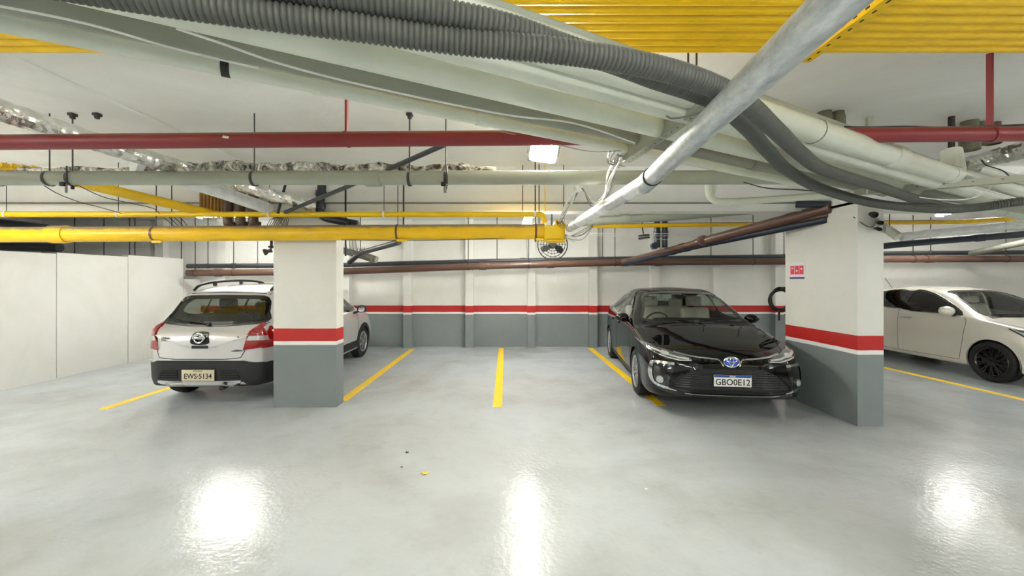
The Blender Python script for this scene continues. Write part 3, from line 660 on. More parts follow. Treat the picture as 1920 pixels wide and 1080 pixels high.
# far left, beyond the partition
polypipe('dark_pipe', 'dark sloping pipe beyond the partition under the thin yellow pipe', [at(-80, 408, 6.6), at(110, 430, 6.6)], .06, 'dark_pipe')
polypipe('dark_pipe', 'dark level pipe showing over the top of the partition', [at(-80, 461, 8.3), at(112, 464, 8.3)], .09, 'dark_pipe')
polypipe('brown_duct', 'brownish sloping duct over the far end of the partition', [at(100, 470, 8.8), at(346, 476, 8.8)], .11, 'wood_brown') if False else None
for k, px in enumerate((140, 195, 243, 253, 340)):
    tag(MB().tube([at(px, 500, 9.2), (at(px, 500, 9.2).x, 9.2, ZC)], .01, 8).build('hanging_rod', 'dark_pipe'), f'{ORD[k]} dark upright rod behind the partition, counted towards the column', 'rod', 'rods behind the partition')
# by the flat column
t = thing('wall_tap', 'small chrome and black tap beside the flat column', 'tap', at(506, 470, 5.1))
MB().tube([at(509, 440, 5.1), at(509, 466, 5.1)], .016, 10).build('riser', 'steel_rod', t)
MB().lathe([(-.04, .03), (.0, .02), (.03, .04), (.05, .04), (.05, .001)], at(503, 471, 5.08), (-1, -.3, -.35), 16).build('spout', 'steel_rod', t)
MB().lathe([(-.01, .03), (.01, .03), (.02, .001)], at(508, 463, 5.08), (0, 0, 1), 14).build('handwheel', 'black_rubber', t)
polypipe('grey_pipe', 'short grey pipe end right of the flat column', [at(630, 466, 6.8), at(706, 487, 6.6)], .055, 'pvc_dark', couple=[(at(630, 466, 6.8), at(706, 487, 6.6), .85)])
polypipe('grey_pipe', 'dark grey branch pipe rising to the thick yellow pipe', [at(655, 492, 6.6), at(676, 474, 6.4), at(748, 454, 5.3)], .04, 'dark_pipe', .2)
HOLD.append((bpy.data.objects['grey_pipe.003'], at(676, 474, 6.4)))
for i in range(4):
    cable('cable', 'thin wire curling beside the short grey pipe end', [at(648 + 6 * i, 448, 5.6), at(652 + 6 * i, 470, 6.0), at(665 + 5 * i, 478 - 3 * i, 6.3), at(672 + 4 * i, 464, 6.2)], .005, 'wire_grey', group='wires beside the pipe end')
for i, (x0, y0, x1, y1) in enumerate(((1062, 437, 1350, 436), (1066, 441, 1300, 441), (1080, 433, 1260, 450))):
    cable('cable', f'{ORD[i]} thin white wire strung behind the fan, from the top', [at(x0, y0, 6.1), at((x0 + x1) / 2, (y0 + y1) / 2 + 2, 6.3), at(x1, y1, 6.6)], .0035, 'wire_white')
cable('cable', 'thin hanging wire with a loose end on the rear wall', [at(1043, 496, 8.87), at(1043, 520, 8.87), at(1041, 530, 8.87), at(1045, 533, 8.87)], .006, 'wire_white')

# ------------------------------------------------------------------ right of the deep column
polypipe('navy_pipe', 'navy black pipe rising beyond the deep column over the white car', [at(1640, 463, 6.8), at(1700, 457, 6.7), at(1990, 433, 6.0)], .052, 'navy_pipe', couple=[(at(1700, 457, 6.7), at(1990, 433, 6.0), .5)])
polypipe('white_pipe', 'white pipe with coupling rising beyond the deep column', [at(1692, 444, 6.4), at(1750, 437, 6.3), at(1990, 414, 5.8)], .058, 'coat_white', couple=[(at(1692, 444, 6.4), at(1750, 437, 6.3), .12), (at(1692, 444, 6.4), at(1750, 437, 6.3), .85)])
polypipe('white_pipe', 'short capped pale pipe beside the deep column', [at(1652, 422, 6.2), at(1684, 444, 6.0)], .062, 'pvc_pale')
HOLD.append((bpy.data.objects['white_pipe.001'], at(1668, 433, 6.1)))
polypipe('grey_pipe', 'grey pipe slanting up at the picture edge over the white car', [at(1822, 475, 9.0), at(1990, 440, 6.6)], .06, 'pvc_dark')
GR = 'pale pipes at the far end of the bundle'
for k, (p, q, r) in enumerate((((1770, 318, 3.9), (2150, 430, 4.9), .06), ((1830, 318, 4.0), (2200, 405, 4.9), .045), ((1720, 358, 3.6), (2150, 428, 4.8), .05))):
    straight('drain_pipe', ('pale pipe slanting past the cross bracket at the picture edge', 'slim pale pipe near the foil wrapping at the picture edge', 'lowest pale pipe slanting past the cross bracket')[k], 'pipe', at(*p), at(*q), r, 'pvc_pale' if k != 2 else 'pvc_grey', (.5,), GR)
P = [at(1795 + 6 * i, 312 - 1.5 * i, 4.0 - .03 * i) for i in range(33)]
foil_tube('foil_pipe', 'crumpled foil wrapping on the pipe at the picture edge', 'pipe', P, .07, 'foil', .12, 14, 5)
straight('dark_pipe', 'black bar above the far end of the widest pale pipe', 'pipe', at(1748, 314, 3.6), at(1800, 285, 3.5), .03, 'wire_black')
for i, (x, y0, y1, D, r, mt, lab) in enumerate(((1546, 180, 236, 3.4, .05, 'olive_pipe', 'short capped stub under the ceiling, left one of two'), (1571, 180, 236, 3.4, .045, 'olive_pipe', 'short capped stub under the ceiling, right one of two'), (1784, 180, 316, 3.5, .022, 'wire_black', 'black upright pipe behind the red pipe'), (1818, 180, 282, 3.6, .06, 'olive_pipe', 'wide olive upright pipe behind the red pipe'), (1842, 180, 272, 3.62, .045, 'olive_pipe', 'slimmer olive upright pipe behind the red pipe'), (1862, 180, 268, 3.64, .05, 'brown_pipe', 'brownish upright pipe beside the red strap'))):
    p = at(x, y1, D); straight('upright_pipe', lab, 'pipe', (p.x, p.y, ZC), p, r, mt, (.75,) if r > .03 else ())
cable('cable', 'pale wire crossing the pipes at the picture edge', [at(x, y, 3.3) for x, y in ((1650, 352), (1740, 372), (1820, 372), (1870, 345), (1930, 318))], .004, 'wire_white')
cable('cable', 'black wire looping below the foil wrapping', [at(x, y, 3.4) for x, y in ((1840, 300), (1850, 310), (1880, 320), (1900, 335), (1935, 342))], .005, 'wire_black')
# lamps and camera at the top of the deep column
for k, (px, py, r, lab) in enumerate(((1637, 402, .032, 'larger black spotlight at the top corner of the deep column'), (1649, 417, .022, 'small black spotlight under the larger one'), (1646, 429, .02, 'lowest small black spotlight on the deep column corner'))):
    c = at(px, py, 4.31); t = thing('spotlight', lab, 'spotlight', c, 0, 'spotlights on the deep column')
    MB().lathe([(-.05, r * .6), (.0, r), (.04, r), (.04, r * .8), (.02, r * .7), (.02, .001)], c, (-.3, -1, -.3), 18).build('head', 'wire_black', t)
    MB().tube([c + Vector((.01, .04, .01)), Vector((min(c.x + .02, 4.05), 4.38, c.z + .01))], .008, 8).build('arm', 'wire_black', t)
cable('cable', 'black wire looping over the face of the deep column', [Vector((3.79, 4.42, EYE + .69)), Vector((3.85, 4.36, EYE + .60)), Vector((3.93, 4.355, EYE + .57)), Vector((4.0, 4.35, EYE + .64))], .004, 'wire_black')
for i in range(5):
    cable('cable', 'thin grey wire tangled round the column spotlights', [at(1634 + 4 * i, 408, 4.33), at(1650 - 3 * i, 414 + 3 * i, 4.3), at(1656 + i, 425 - i, 4.3), at(1652 + 2 * i, 436, 4.33)], .003, 'wire_grey', group='wires round the column spotlights')
# notice on the column
t = thing('wall_notice', 'small white notice with red blocks on the deep column', 'sign', (3.797, 5.28, 1.59))
MB().box((3.797, 5.28, 1.70), (.004, .27, .215)).build('board', 'plate_white_sign', t, False)
for k in range(3): MB().box((3.7945, 5.362 - .082 * k, 1.71), (.003, .072, .115)).build('red_block', 'sign_red', t, False)
for k in range(3): MB().box((3.7935, 5.362 - .082 * k, (1.735, 1.70, 1.725)[k]), (.003, .03, .02)).build('white_mark', 'plate_white_sign', t, False)
MB().box((3.7945, 5.28, 1.607), (.003, .262, .026)).build('blue_strip', 'sign_blue', t, False)
# cable coil hung on the back of the deep column
cc = at(1465, 560, 5.62)
t = thing('cable_coil', 'coil of black cable hung behind the deep column edge', 'cable', cc)
for k in range(5): MB().torus(cc + Vector((.012 * k - .02, .012 * k, -.008 * k)), .155 - .012 * (k % 3), .011, (.15 * (k - 2), 1, 0), 36, 8).build('loop', 'wire_black', t)
MB().rbox(cc + Vector((.02, -.02, .14)), (.08, .10, .05), .01).build('hook', 'dark_box', t)
MB().tube([cc + Vector((-.03, 0, -.15)), cc + Vector((-.035, 0, -.25)), cc + Vector((-.03, 0, -.3))], .014, 10).build('plug_end', 'wire_black', t)
# litter on the floor
for k, (px, py, lab) in enumerate(((797, 888, 'dry yellow leaf lying on the floor'), (763, 849, 'small dark crumb of dirt beyond the leaf'), (753, 877, 'tiny dark speck of dirt left of the leaf'), (1212, 918, 'white paper scrap on the floor before the black sedan'))):
    D = FOC * EYE / (py - CY); p = at(px, py, D); s = (.03, .016, .01, .012)[k]; m = MB(); n = 9; pts = []
    for i in range(n):
        a = 2 * PI * i / n; rr = s * (1 + .35 * math.sin(3 * a + k)); pts.append((p.x + rr * math.cos(a), p.y + rr * .7 * math.sin(a), .003 + .006 * (i % 2)))
    m.add(pts + [(p.x, p.y, .012)], [(i, (i + 1) % n, n) for i in range(n)] + [tuple(range(n - 1, -1, -1))])
    tag(m.build('dry_leaf' if k == 0 else 'floor_scrap', ('line_yellow', 'wire_black', 'wire_black', 'wire_white')[k]), lab, 'litter')

for o_, p_ in HOLD: MB().tube([p_, (p_.x, p_.y, ZC)], .007, 8).build('hanging_rod', 'steel_rod', o_)
# ------------------------------------------------------------------ cars
def paint(name, col, metal, rough=.25, coat=1.0, spec=.5):
    g = N(name); f = g.noise(900, 2)
    c = hexc(col); g.set(Base_Color=g.ramp(f, [(.3, tuple(v * .92 for v in c)), (.7, tuple(min(1, v * 1.06) for v in c))]), Metallic=metal, Roughness=rough)
    g.b.inputs['Coat Weight'].default_value = coat; g.b.inputs['Coat Roughness'].default_value = .03; g.b.inputs['Specular IOR Level'].default_value = spec; MATS[name] = g.m
paint('paint_black', '070807', 0, .4, 1.0, 0); paint('paint_silver', 'cccccb', .4, .35); paint('paint_white', 'e2ded2', .12, .3)
plain('trim_black', '17181a', .5, var=.15); plain('trim_gloss', '060606', .08, coat=1); plain('chrome', 'd8dadc', .1, 1, var=.03); plain('satin_metal', 'c6c8c8', .3, .7, var=.05)
plain('seam', '0c0c0c', .8); plain('tyre_rubber', '141414', .7, var=.2, scale=20); plain('rim_silver', 'b8babc', .3, .8, var=.05); plain('rim_black', '0c0c0d', .25, coat=.6)
plain('lamp_red', '9c0b10', .12, coat=1, Emission_Color=(0, 0, 0, 1)); plain('lamp_clear', 'c9cccd', .08, .35, coat=1); plain('lamp_inner', '6a6e70', .15, .6, coat=1)
plain('seat_beige', 'b9b4a4', .7); plain('seat_grey', '3a3a3a', .8); plain('cabin_dark', '1b1b1c', .7); plain('plate_white', 'ecebe4', .4, var=.03); plain('plate_grey', 'c9c2a6', .45, var=.05)
plain('plate_blue', '1c4fa0', .4); plain('plate_ink', '161616', .5); plain('badge_blue', '3358c8', .15, .4, coat=1)
clear_glass('glass_clear', (.72, .78, .74)); clear_glass('glass_smoke', (.52, .58, .54)); clear_glass('glass_black', (.02, .022, .022))

def pchip(xs, ys, q):
    xs, ys, q = np.array(xs, float), np.array(ys, float), np.array(q, float); h = np.diff(xs); d = np.diff(ys) / h; m = np.zeros(len(xs))
    for i in range(1, len(xs) - 1):
        if d[i - 1] * d[i] > 0:
            w1, w2 = 2 * h[i] + h[i - 1], h[i] + 2 * h[i - 1]; m[i] = (w1 + w2) / (w1 / d[i - 1] + w2 / d[i])
    m[0], m[-1] = d[0], d[-1]
    k = np.clip(np.searchsorted(xs, q) - 1, 0, len(h) - 1); t = (q - xs[k]) / h[k]; t = np.clip(t, 0, 1)
    return (1 + 2 * t) * (1 - t) ** 2 * ys[k] + t * (1 - t) ** 2 * h[k] * m[k] + t * t * (3 - 2 * t) * ys[k + 1] + t * t * (t - 1) * h[k] * m[k + 1]
def shell_grid(T, L, step=.03):
    """T: {curve: [(x, value), ...]} -> grid of points; x from nose to tail, y across, z up"""
    xs = np.concatenate([L * (1 - np.cos(np.linspace(0, PI / 2, 9)[1:-1])) * .12, np.arange(.13 * L, .87 * L, step)])
    xs = np.unique(np.concatenate([[0], np.linspace(0, .05, 6), np.linspace(.05, .16, 6), np.arange(.18, L - .17, step), np.linspace(L - .16, L - .05, 6), np.linspace(L - .05, L, 6)]))
    C = {k: pchip([p[0] for p in v], [p[1] for p in v], xs) for k, v in T.items()}
    rows = []
    for i in range(len(xs)):
        c = {k: C[k][i] for k in C}
        be = ((c['ys'] + c['ye']) / 2 + c.get('bul', .02), (c['zs'] + c['ze']) / 2 + .4 * c.get('bul', .02))
        P = [(0, c['zb']), (.55 * c['wm'], c['zb']), (.9 * c['wm'], c['zb'] + .004), (.975 * c['wm'], c['zb'] + min(.07, .25 * (c['zm'] - c['zb']))), (c['wm'], c['zm']), ((c['wm'] + c['ys']) / 2 + .012, (c['zm'] + c['zs']) / 2 + .01), (c['ys'], c['zs']), be, (c['ye'], c['ze']),
             (c['ye'] * .62, c['ze'] + (c['zt'] - c['ze']) * .66), (c['ye'] * .3, c['ze'] + (c['zt'] - c['ze']) * .92), (0, c['zt'])]
        n = (2, 2, 3, 5, 5, 5, 6, 6, 5, 4, 4); row = []
        Q = [(-P[1][0], P[1][1])] + P + [(-P[-2][0], P[-2][1])]
        for s in range(len(P) - 1):
            a, b, d, e = Q[s:s + 4]
            for j in range(n[s]):
                t = j / n[s]; tt = .42
                m1 = [(d[k] - a[k]) * tt for k in (0, 1)]; m2 = [(e[k] - b[k]) * tt for k in (0, 1)]
                row.append([(2 * t ** 3 - 3 * t * t + 1) * b[k] + (t ** 3 - 2 * t * t + t) * m1[k] + (3 * t * t - 2 * t ** 3) * d[k] + (t ** 3 - t * t) * m2[k] for k in (0, 1)])
        row.append(list(P[-1])); row[0][0] = 0
        full = [(-y, z) for y, z in row[:0:-1]] + [(y, z) for y, z in row[:-1]]      # top centre down the -y side, under, up the +y side
        rows.append([Vector((xs[i], y, z)) for y, z in full])
    return rows
def inside(pt, poly):
    x, y = pt; r = False; n = len(poly)
    for i in range(n):
        (a, b), (c, d) = poly[i], poly[(i + 1) % n]
        if (b > y) != (d > y) and x < (c - a) * (y - b) / (d - b) + a: r = not r
    return r
def dense(poly, res=.04, closed=True):
    out = []; n = len(poly)
    for i in range(n if closed else n - 1):
        a, b = Vector(poly[i]), Vector(poly[(i + 1) % n]); k = max(1, int((b - a).length / res))
        out += [tuple(a.lerp(b, j / k)) for j in range(k)]
    if not closed: out.append(tuple(poly[-1]))
    return out
def smooth2(poly, k=5, closed=True):
    """Catmull-Rom rounding of a flat outline"""
    P = [Vector((*p, 0)) for p in poly]; n = len(P); out = []
    if not closed: return [(p.x, p.y) for p in spline(P, k)]
    for i in range(n):
        a, b, c, d = P[i - 1], P[i], P[(i + 1) % n], P[(i + 2) % n]
        for j in range(k):
            t = j / k; q = .5 * ((2 * b) + (c - a) * t + (2 * a - 5 * b + 4 * c - d) * t * t + (3 * b - a - 3 * c + d) * t ** 3); out.append((q.x, q.y))
    return out
def offset(poly, w):
    """move a closed outline inwards by w"""
    n = len(poly); area = sum(poly[i][0] * poly[(i + 1) % n][1] - poly[(i + 1) % n][0] * poly[i][1] for i in range(n)); sg = 1 if area > 0 else -1; out = []
    for i in range(n):
        a, b, c = Vector(poly[i - 1]), Vector(poly[i]), Vector(poly[(i + 1) % n]); e1 = (b - a).normalized(); e2 = (c - b).normalized()
        n1, n2 = Vector((-e1.y, e1.x)), Vector((-e2.y, e2.x)); m = n1 + n2; m = m.normalized() if m.length > 1e-6 else n1
        out.append(tuple(b + m * sg * min(w / max(.5, m.dot(n1)), w * 1.6)))
    return out

class Car:
    def __init__(s, name, label, loc, rotz, T, L, body_mat, group=None):
        s.root = thing(name, label, 'car', loc, rotz, group); s.L = L; s.mat = body_mat
        s.rows = shell_grid(T, L); nr, nc = len(s.rows), len(s.rows[0])
        s.v = [p for r in s.rows for p in r]
        s.f = [(i * nc + j, i * nc + (j + 1) % nc, (i + 1) * nc + (j + 1) % nc, (i + 1) * nc + j) for i in range(nr - 1) for j in range(nc)]
        s.caps = []
        for i in (0, nr - 1):
            c = sum(s.rows[i], Vector()) / nc; k = len(s.v); s.v.append(c); s.caps += [(i * nc + j, i * nc + (j + 1) % nc, k) for j in range(nc)]
        s.bvh = BVHTree.FromPolygons(s.v, s.f + s.caps); s.holes = []
    def hit(s, ax, p):
        a, b = p
        if ax == 'f': o, d = Vector((-3, a, b)), Vector((1, 0, 0))
        elif ax == 'r': o, d = Vector((s.L + 3, a, b)), Vector((-1, 0, 0))
        elif ax == 's': o, d = Vector((a, 3, b)), Vector((0, -1, 0))
        elif ax == 'p': o, d = Vector((a, -3, b)), Vector((0, 1, 0))
        else: o, d = Vector((a, b, 4)), Vector((0, 0, -1))
        h, n, _, dist = s.bvh.ray_cast(o, d)
        if h is None: return None, d
        if n.dot(d) > 0: n = -n
        return (h, n), d
    def lay(s, ax, P, off):
        """put flat points on the body, off metres proud of it; returns outer points and ray directions"""
        H = [s.hit(ax, p) for p in P]; ok = [i for i, h in enumerate(H) if h[0]]; out = []
        for i, (h, d) in enumerate(H):
            if h: out.append(h[0] + h[1] * off)
            else:
                j = min(ok, key=lambda q: (P[q][0] - P[i][0]) ** 2 + (P[q][1] - P[i][1]) ** 2); q = H[j][0][0] + H[j][0][1] * off
                if ax in 'fr': q = Vector((q.x + (.05 if ax == 'f' else -.05) * 0, P[i][0], P[i][1]))
                elif ax in 'sp': q = Vector((P[i][0], q.y, P[i][1]))
                else: q = Vector((P[i][0], P[i][1], q.z))
                out.append(q)
        return out, H[0][1]
    def panel(s, name, mat, ax, poly, off=.004, thick=.012, grid=.06, parent=None, mirror=False, res=.03):
        """a plate that follows the body inside the outline; mirror makes the one across the car as well"""
        o = None
        for k in ((1, -1) if mirror else (1,)):
            pl, a2 = poly, ax
            if k < 0:
                if ax in 'frt': pl = [(-p[0], p[1]) for p in poly] if ax != 't' else [(p[0], -p[1]) for p in poly]
                else: a2 = 'p' if ax == 's' else 's'
            B = dense(pl, res); n = len(B); xs = [p[0] for p in B]; ys = [p[1] for p in B]; I = []
            x = min(xs) + grid / 2
            while x < max(xs):
                y = min(ys) + grid / 2
                while y < max(ys):
                    if inside((x, y), pl) and min((x - a) ** 2 + (y - b) ** 2 for a, b in B) > (grid * .45) ** 2: I.append((x, y))
                    y += grid
                x += grid
            V, E, F, *_ = delaunay_2d_cdt([Vector(p) for p in B + I], [], [list(range(n))], 1, 1e-5)
            Q, d = s.lay(a2, [tuple(p) for p in V], off); m = MB(); m.add(Q, [tuple(f) for f in F])
            ec = {}
            for f in F:
                for i in range(len(f)):
                    e = tuple(sorted((f[i], f[(i + 1) % len(f)]))); ec[e] = ec.get(e, 0) + 1
            idx = {}
            for e in (e for e, c in ec.items() if c == 1):
                for i in e:
                    if i not in idx: idx[i] = len(m.v); m.v.append(Q[i] + d * thick)
                m.f.append((e[0], e[1], idx[e[1]], idx[e[0]]))
            o = m.build(name, mat, parent or s.root, local=True)
        return o
    def strip(s, name, mat, ax, line, w, off=.004, thick=.01, closed=False, parent=None, mirror=False, res=.03):
        """a band of width w along a line drawn on the body"""
        o = None
        for k in ((1, -1) if mirror else (1,)):
            pl, a2 = line, ax
            if k < 0:
                if ax in 'fr': pl = [(-p[0], p[1]) for p in line]
                elif ax == 't': pl = [(p[0], -p[1]) for p in line]
                else: a2 = 'p' if ax == 's' else 's'
            B = dense(pl, res, closed); n = len(B); L_, R_ = [], []
            for i in range(n):
                a = Vector(B[i - 1] if closed or i else B[0]); c = Vector(B[(i + 1) % n] if closed or i < n - 1 else B[-1]); t = (c - a); t = t.normalized() if t.length else Vector((1, 0)); nn = Vector((-t.y, t.x)) * w / 2
                L_.append(tuple(Vector(B[i]) + nn)); R_.append(tuple(Vector(B[i]) - nn))
            Q, d = s.lay(a2, L_ + R_, off); m = MB(); m.add(Q, []); m.v += [q + d * thick for q in Q]; N2 = 2 * n
            for i in range(n if closed else n - 1):
                j = (i + 1) % n
                m.f += [(i, j, n + j, n + i), (i, j, N2 + j, N2 + i), (n + i, n + j, N2 + n + j, N2 + n + i)]
            if not closed: m.f += [(0, n, N2 + n, N2), (n - 1, 2 * n - 1, N2 + 2 * n - 1, N2 + n - 1)]
            o = m.build(name, mat, parent or s.root, local=True)
        return o
    def window(s, name, ax, poly, glass, frit='trim_gloss', fw=.03, mirror=False, cut=None, off=.001):
        """cut the body open inside the outline and glaze it, with a black border"""
        for k in ((1, -1) if mirror else (1,)):
            a2 = ax if k > 0 else 'p'
            s.holes.append((a2, offset(dense(poly, .05), fw * .5), cut))
            s_ax = a2
            gl = s.panel(name, glass, s_ax, poly, off=off, thick=.001, grid=.08)
            s.strip('window_border', frit, s_ax, offset(dense(poly, .05), fw * .45), fw, off=off + .0025, thick=.004, closed=True, parent=gl)
    def finish(s, wheels, Ra, floor_z=.2, arch='trim_black', arch_w=.045, arch_off=.004):
        """leave out the body inside windows and wheel arches, add liners and floor"""
        keep = []
        for f in s.f + s.caps:
            c = sum((s.v[i] for i in f), Vector()) / len(f); e1 = s.v[f[1]] - s.v[f[0]]; e2 = s.v[f[2]] - s.v[f[0]]; n = e1.cross(e2); bad = False
            for wx, wz in wheels:
                if (c.x - wx) ** 2 + (c.z - wz) ** 2 < (Ra - .004) ** 2 and abs(c.y) > .42: bad = True
            for ax, poly, cut in s.holes:
                if bad: break
                p = (c.y, c.z) if ax in 'fr' else (c.x, c.z)
                if ax in 'sp' and ((c.y > .2) != (ax == 's') or abs(c.y) < .2): continue
                if cut and not (cut[0] < c.x < cut[1]): continue
                if inside(p, poly):
                    if ax in 'fr' and abs(n.x) < .25 * n.length: continue
                    if ax in 'sp' and abs(n.y) < .35 * n.length: continue
                    bad = True
            if not bad: keep.append(f)
        m = MB(); m.add(s.v, keep); s.body = m.build('body_shell', s.mat, s.root, local=True, angle=50)
        for wx, wz in wheels:
            for sg in (-1, 1):
                ax = 's' if sg > 0 else 'p'; a0 = math.asin(max(-1, (floor_z - wz) / Ra)) ; n = 40
                arc = [(wx + Ra * math.cos(a0 + (PI - 2 * a0) * i / n), wz + Ra * math.sin(a0 + (PI - 2 * a0) * i / n)) for i in range(n + 1)]
                s.strip('wheel_arch', arch, ax, arc, arch_w, off=arch_off, thick=.03)
                W = max(p.y for p in s.rows[len(s.rows) // 2]) - .03; v = []; f = []
                for i, (x, z) in enumerate(arc): v += [(x, sg * W, z), (x, sg * .45, z)]
                for i in range(n): f.append((2 * i, 2 * i + 1, 2 * i + 3, 2 * i + 2))
                k = len(v); v.append((wx, sg * .45, wz)); f += [(2 * i + 1, 2 * i + 3, k) for i in range(n)]
                MB().add(v, f).build('arch_liner', 'seam', s.root, local=True)
        MB().box((s.L / 2, 0, floor_z + .03), (s.L - .7, 1.1, .05)).build('floor_pan', 'seam', s.root, False, True)
    def wheel(s, x, y, R, rim, w, mat, spokes, style, sg):
        """tyre with rim, spokes and cap; the outer face looks to sg*y"""
        c = Vector((x, y, R)); ax = Vector((0, sg, 0)); h = w / 2
        prof = [(-h * .85, rim), (-h, rim + .02), (-h, R - .035), (-h * .82, R - .008), (-h * .5, R), (h * .5, R), (h * .82, R - .008), (h, R - .035), (h, rim + .02), (h * .85, rim), (h * .4, rim - .012), (-h * .85, rim - .012), (-h * .85, rim)]
        o = MB().lathe(prof, c, ax, 48).build('wheel', 'tyre_rubber', s.root, local=True)
        for q in (-.5, 0, .5): MB().lathe([(q * h - .004, R - .006), (q * h - .004, R + .0006), (q * h + .004, R + .0006), (q * h + .004, R - .006)], c, ax, 48).build('tread_groove', 'seam', o, local=True)
        MB().lathe([(h * .9, rim + .004), (h * .97, rim - .004), (h * .8, rim - .022), (-h * .6, rim - .035), (-h * .6, .05), (-h * .6, .001)], c, ax, 48).build('rim', mat, o, local=True)
        MB().lathe([(h * .30, .001), (h * .30, rim * .80), (h * .26, rim * .80)], c, ax, 32).build('brake_disc', 'steel_rod', o, local=True) if style != 'cover' else None
        me = None
        for k in range(spokes):
            a = 2 * PI * k / spokes + .3
            if me is None:
                m = MB(); r0, r1 = rim * .16, rim - .012
                pr = ([(r0, -.028), (r1 * .6, -.020), (r1, -.028), (r1, .028), (r1 * .6, .020), (r0, .028)], [(r0, -.024), (r1 * .55, -.013), (r1, -.040), (r1, -.012), (r1 * .62, .0), (r1, .012), (r1, .040), (r1 * .55, .013), (r0, .024)], [(r0, -.045), (r1 * .6, -.04), (r1, -.052), (r1, .052), (r1 * .6, .04), (r0, .045)])[{'five': 0, 'twin': 1, 'cover': 2}[style]]
                m.prism(pr, Matrix.Identity(4), .022)
                sp = m.build('spoke', mat, o, smooth=False, local=True); me = sp.data
            else: sp = bpy.data.objects.new('spoke', me); COL.objects.link(sp); sp.parent = o; OM[sp.name] = OM[o.name]
            B = Matrix((Vector((1, 0, 0)), Vector((0, 0, 1)) * -sg, ax)).transposed().to_4x4()
            sp.matrix_local = Matrix.Translation(c + ax * h * .62) @ B @ Matrix.Rotation(a, 4, 'Z')
        MB().lathe([(h * .62, .062), (h * .86, .058), (h * .92, .03), (h * .93, .001)], c, ax, 24).build('hub_cap', mat, o, local=True)
        for k in range(5):
            a = 2 * PI * k / 5; p = c + Vector((math.cos(a) * .047, sg * h * .86, math.sin(a) * .047)); MB().lathe([(0, .007), (.012, .007), (.013, .001)], p, ax, 6).build('wheel_nut', 'steel_rod', o, local=True)
        return o
    def mirror(s, x, y, z, mat, size=(.13, .20, .13), foot=None):
        for sg in (-1, 1):
            c = Vector((x, sg * y, z)); bm = bmesh.new(); bmesh.ops.create_uvsphere(bm, u_segments=20, v_segments=12, radius=.5)
            for v in bm.verts:
                p = v.co; p.x *= size[0] * (1.0 if p.x < 0 else .55); p.y *= size[1]; p.z *= size[2] * (1 - .25 * (p.y / size[1]) * sg)
            m = MB(); bm.verts.index_update(); m.add([v.co + c for v in bm.verts], [[v.index for v in f.verts] for f in bm.faces]); bm.free()
            o = m.build('door_mirror', mat, s.root, local=True)
            MB().tube([c + Vector((0, -sg * size[1] * .35, -size[2] * .3)), c + Vector((.03, -sg * (size[1] * .5 + .06), -size[2] * .55))], .022, 10).build('mirror_foot', 'trim_gloss', o, local=True)
            MB().lathe([(0, size[2] * .42), (.004, size[2] * .42), (.005, .001)], c + Vector((size[0] * .27, 0, 0)), (1, 0, 0), 20).build('mirror_glass', 'chrome', o, local=True)
    def seats(s, x, mat, zc=.50, rear=None, ys=(-.36, .36), head=True):
        for y in ys:
            M = Matrix.Rotation(-.28, 4, 'Y')
            o = MB().rbox((x, y, zc), (.5, .48, .16), .06, 3).build('seat', mat, s.root, local=True)
            MB().rbox((x + .33, y, zc + .32), (.14, .46, .62), .06, 3, M=Matrix.Rotation(.25, 4, 'Y')).build('backrest', mat, o, local=True)
            MB().rbox((x + .43, y, zc + .72), (.09, .26, .17), .04, 3, M=Matrix.Rotation(.2, 4, 'Y')).build('headrest', mat, o, local=True)
        if rear:
            o = MB().rbox((rear, 0, zc), (.5, 1.2, .16), .06, 3).build('rear_bench', mat, s.root, local=True)
            MB().rbox((rear + .32, 0, zc + .3), (.14, 1.2, .58), .06, 3, M=Matrix.Rotation(.3, 4, 'Y')).build('backrest', mat, o, local=True)
            for y in (-.36, .36): MB().rbox((rear + .43, y, zc + .65), (.08, .26, .15), .035, 3).build('headrest', mat, o, local=True)
    def cabin(s, xd, zd, wheel_y, wd=.62):
        MB().rbox((xd, 0, zd - .1), (.42, wd * 2, .22), .07, 3).build('dashboard', 'cabin_dark', s.root, local=True)
        c = Vector((xd + .33, wheel_y, zd - .03)); ax = Vector((1, 0, .45)).normalized()
        o = MB().torus(c, .18, .014, ax, 32, 8).build('steering_wheel', 'cabin_dark', s.root, local=True)
        MB().lathe([(-.02, .001), (-.02, .06), (.02, .05), (.03, .001)], c, -ax, 16).build('horn_pad', 'cabin_dark', o, local=True)
        MB().tube([c - Vector((0, .18, 0)), c + Vector((0, .18, 0))], .014, 8).build('wheel_spoke', 'cabin_dark', o, local=True)
        MB().rbox((xd + .42, 0, zd + .38), (.03, .22, .07), .012, 2).build('rear_view_mirror', 'cabin_dark', s.root, local=True)
    def slab(s, name, mat, c, d, M=None, bev=.006, parent=None): return MB().rbox(c, d, bev, 2, M=M).build(name, mat, parent or s.root, local=True)

FACE = Matrix(((0, 0, -1, 0), (-1, 0, 0, 0), (0, 1, 0, 0), (0, 0, 0, 1)))     # lettering read from ahead of the nose
BACK = Matrix(((0, 0, 1, 0), (1, 0, 0, 0), (0, 1, 0, 0), (0, 0, 0, 1)))       # lettering read from behind the tail
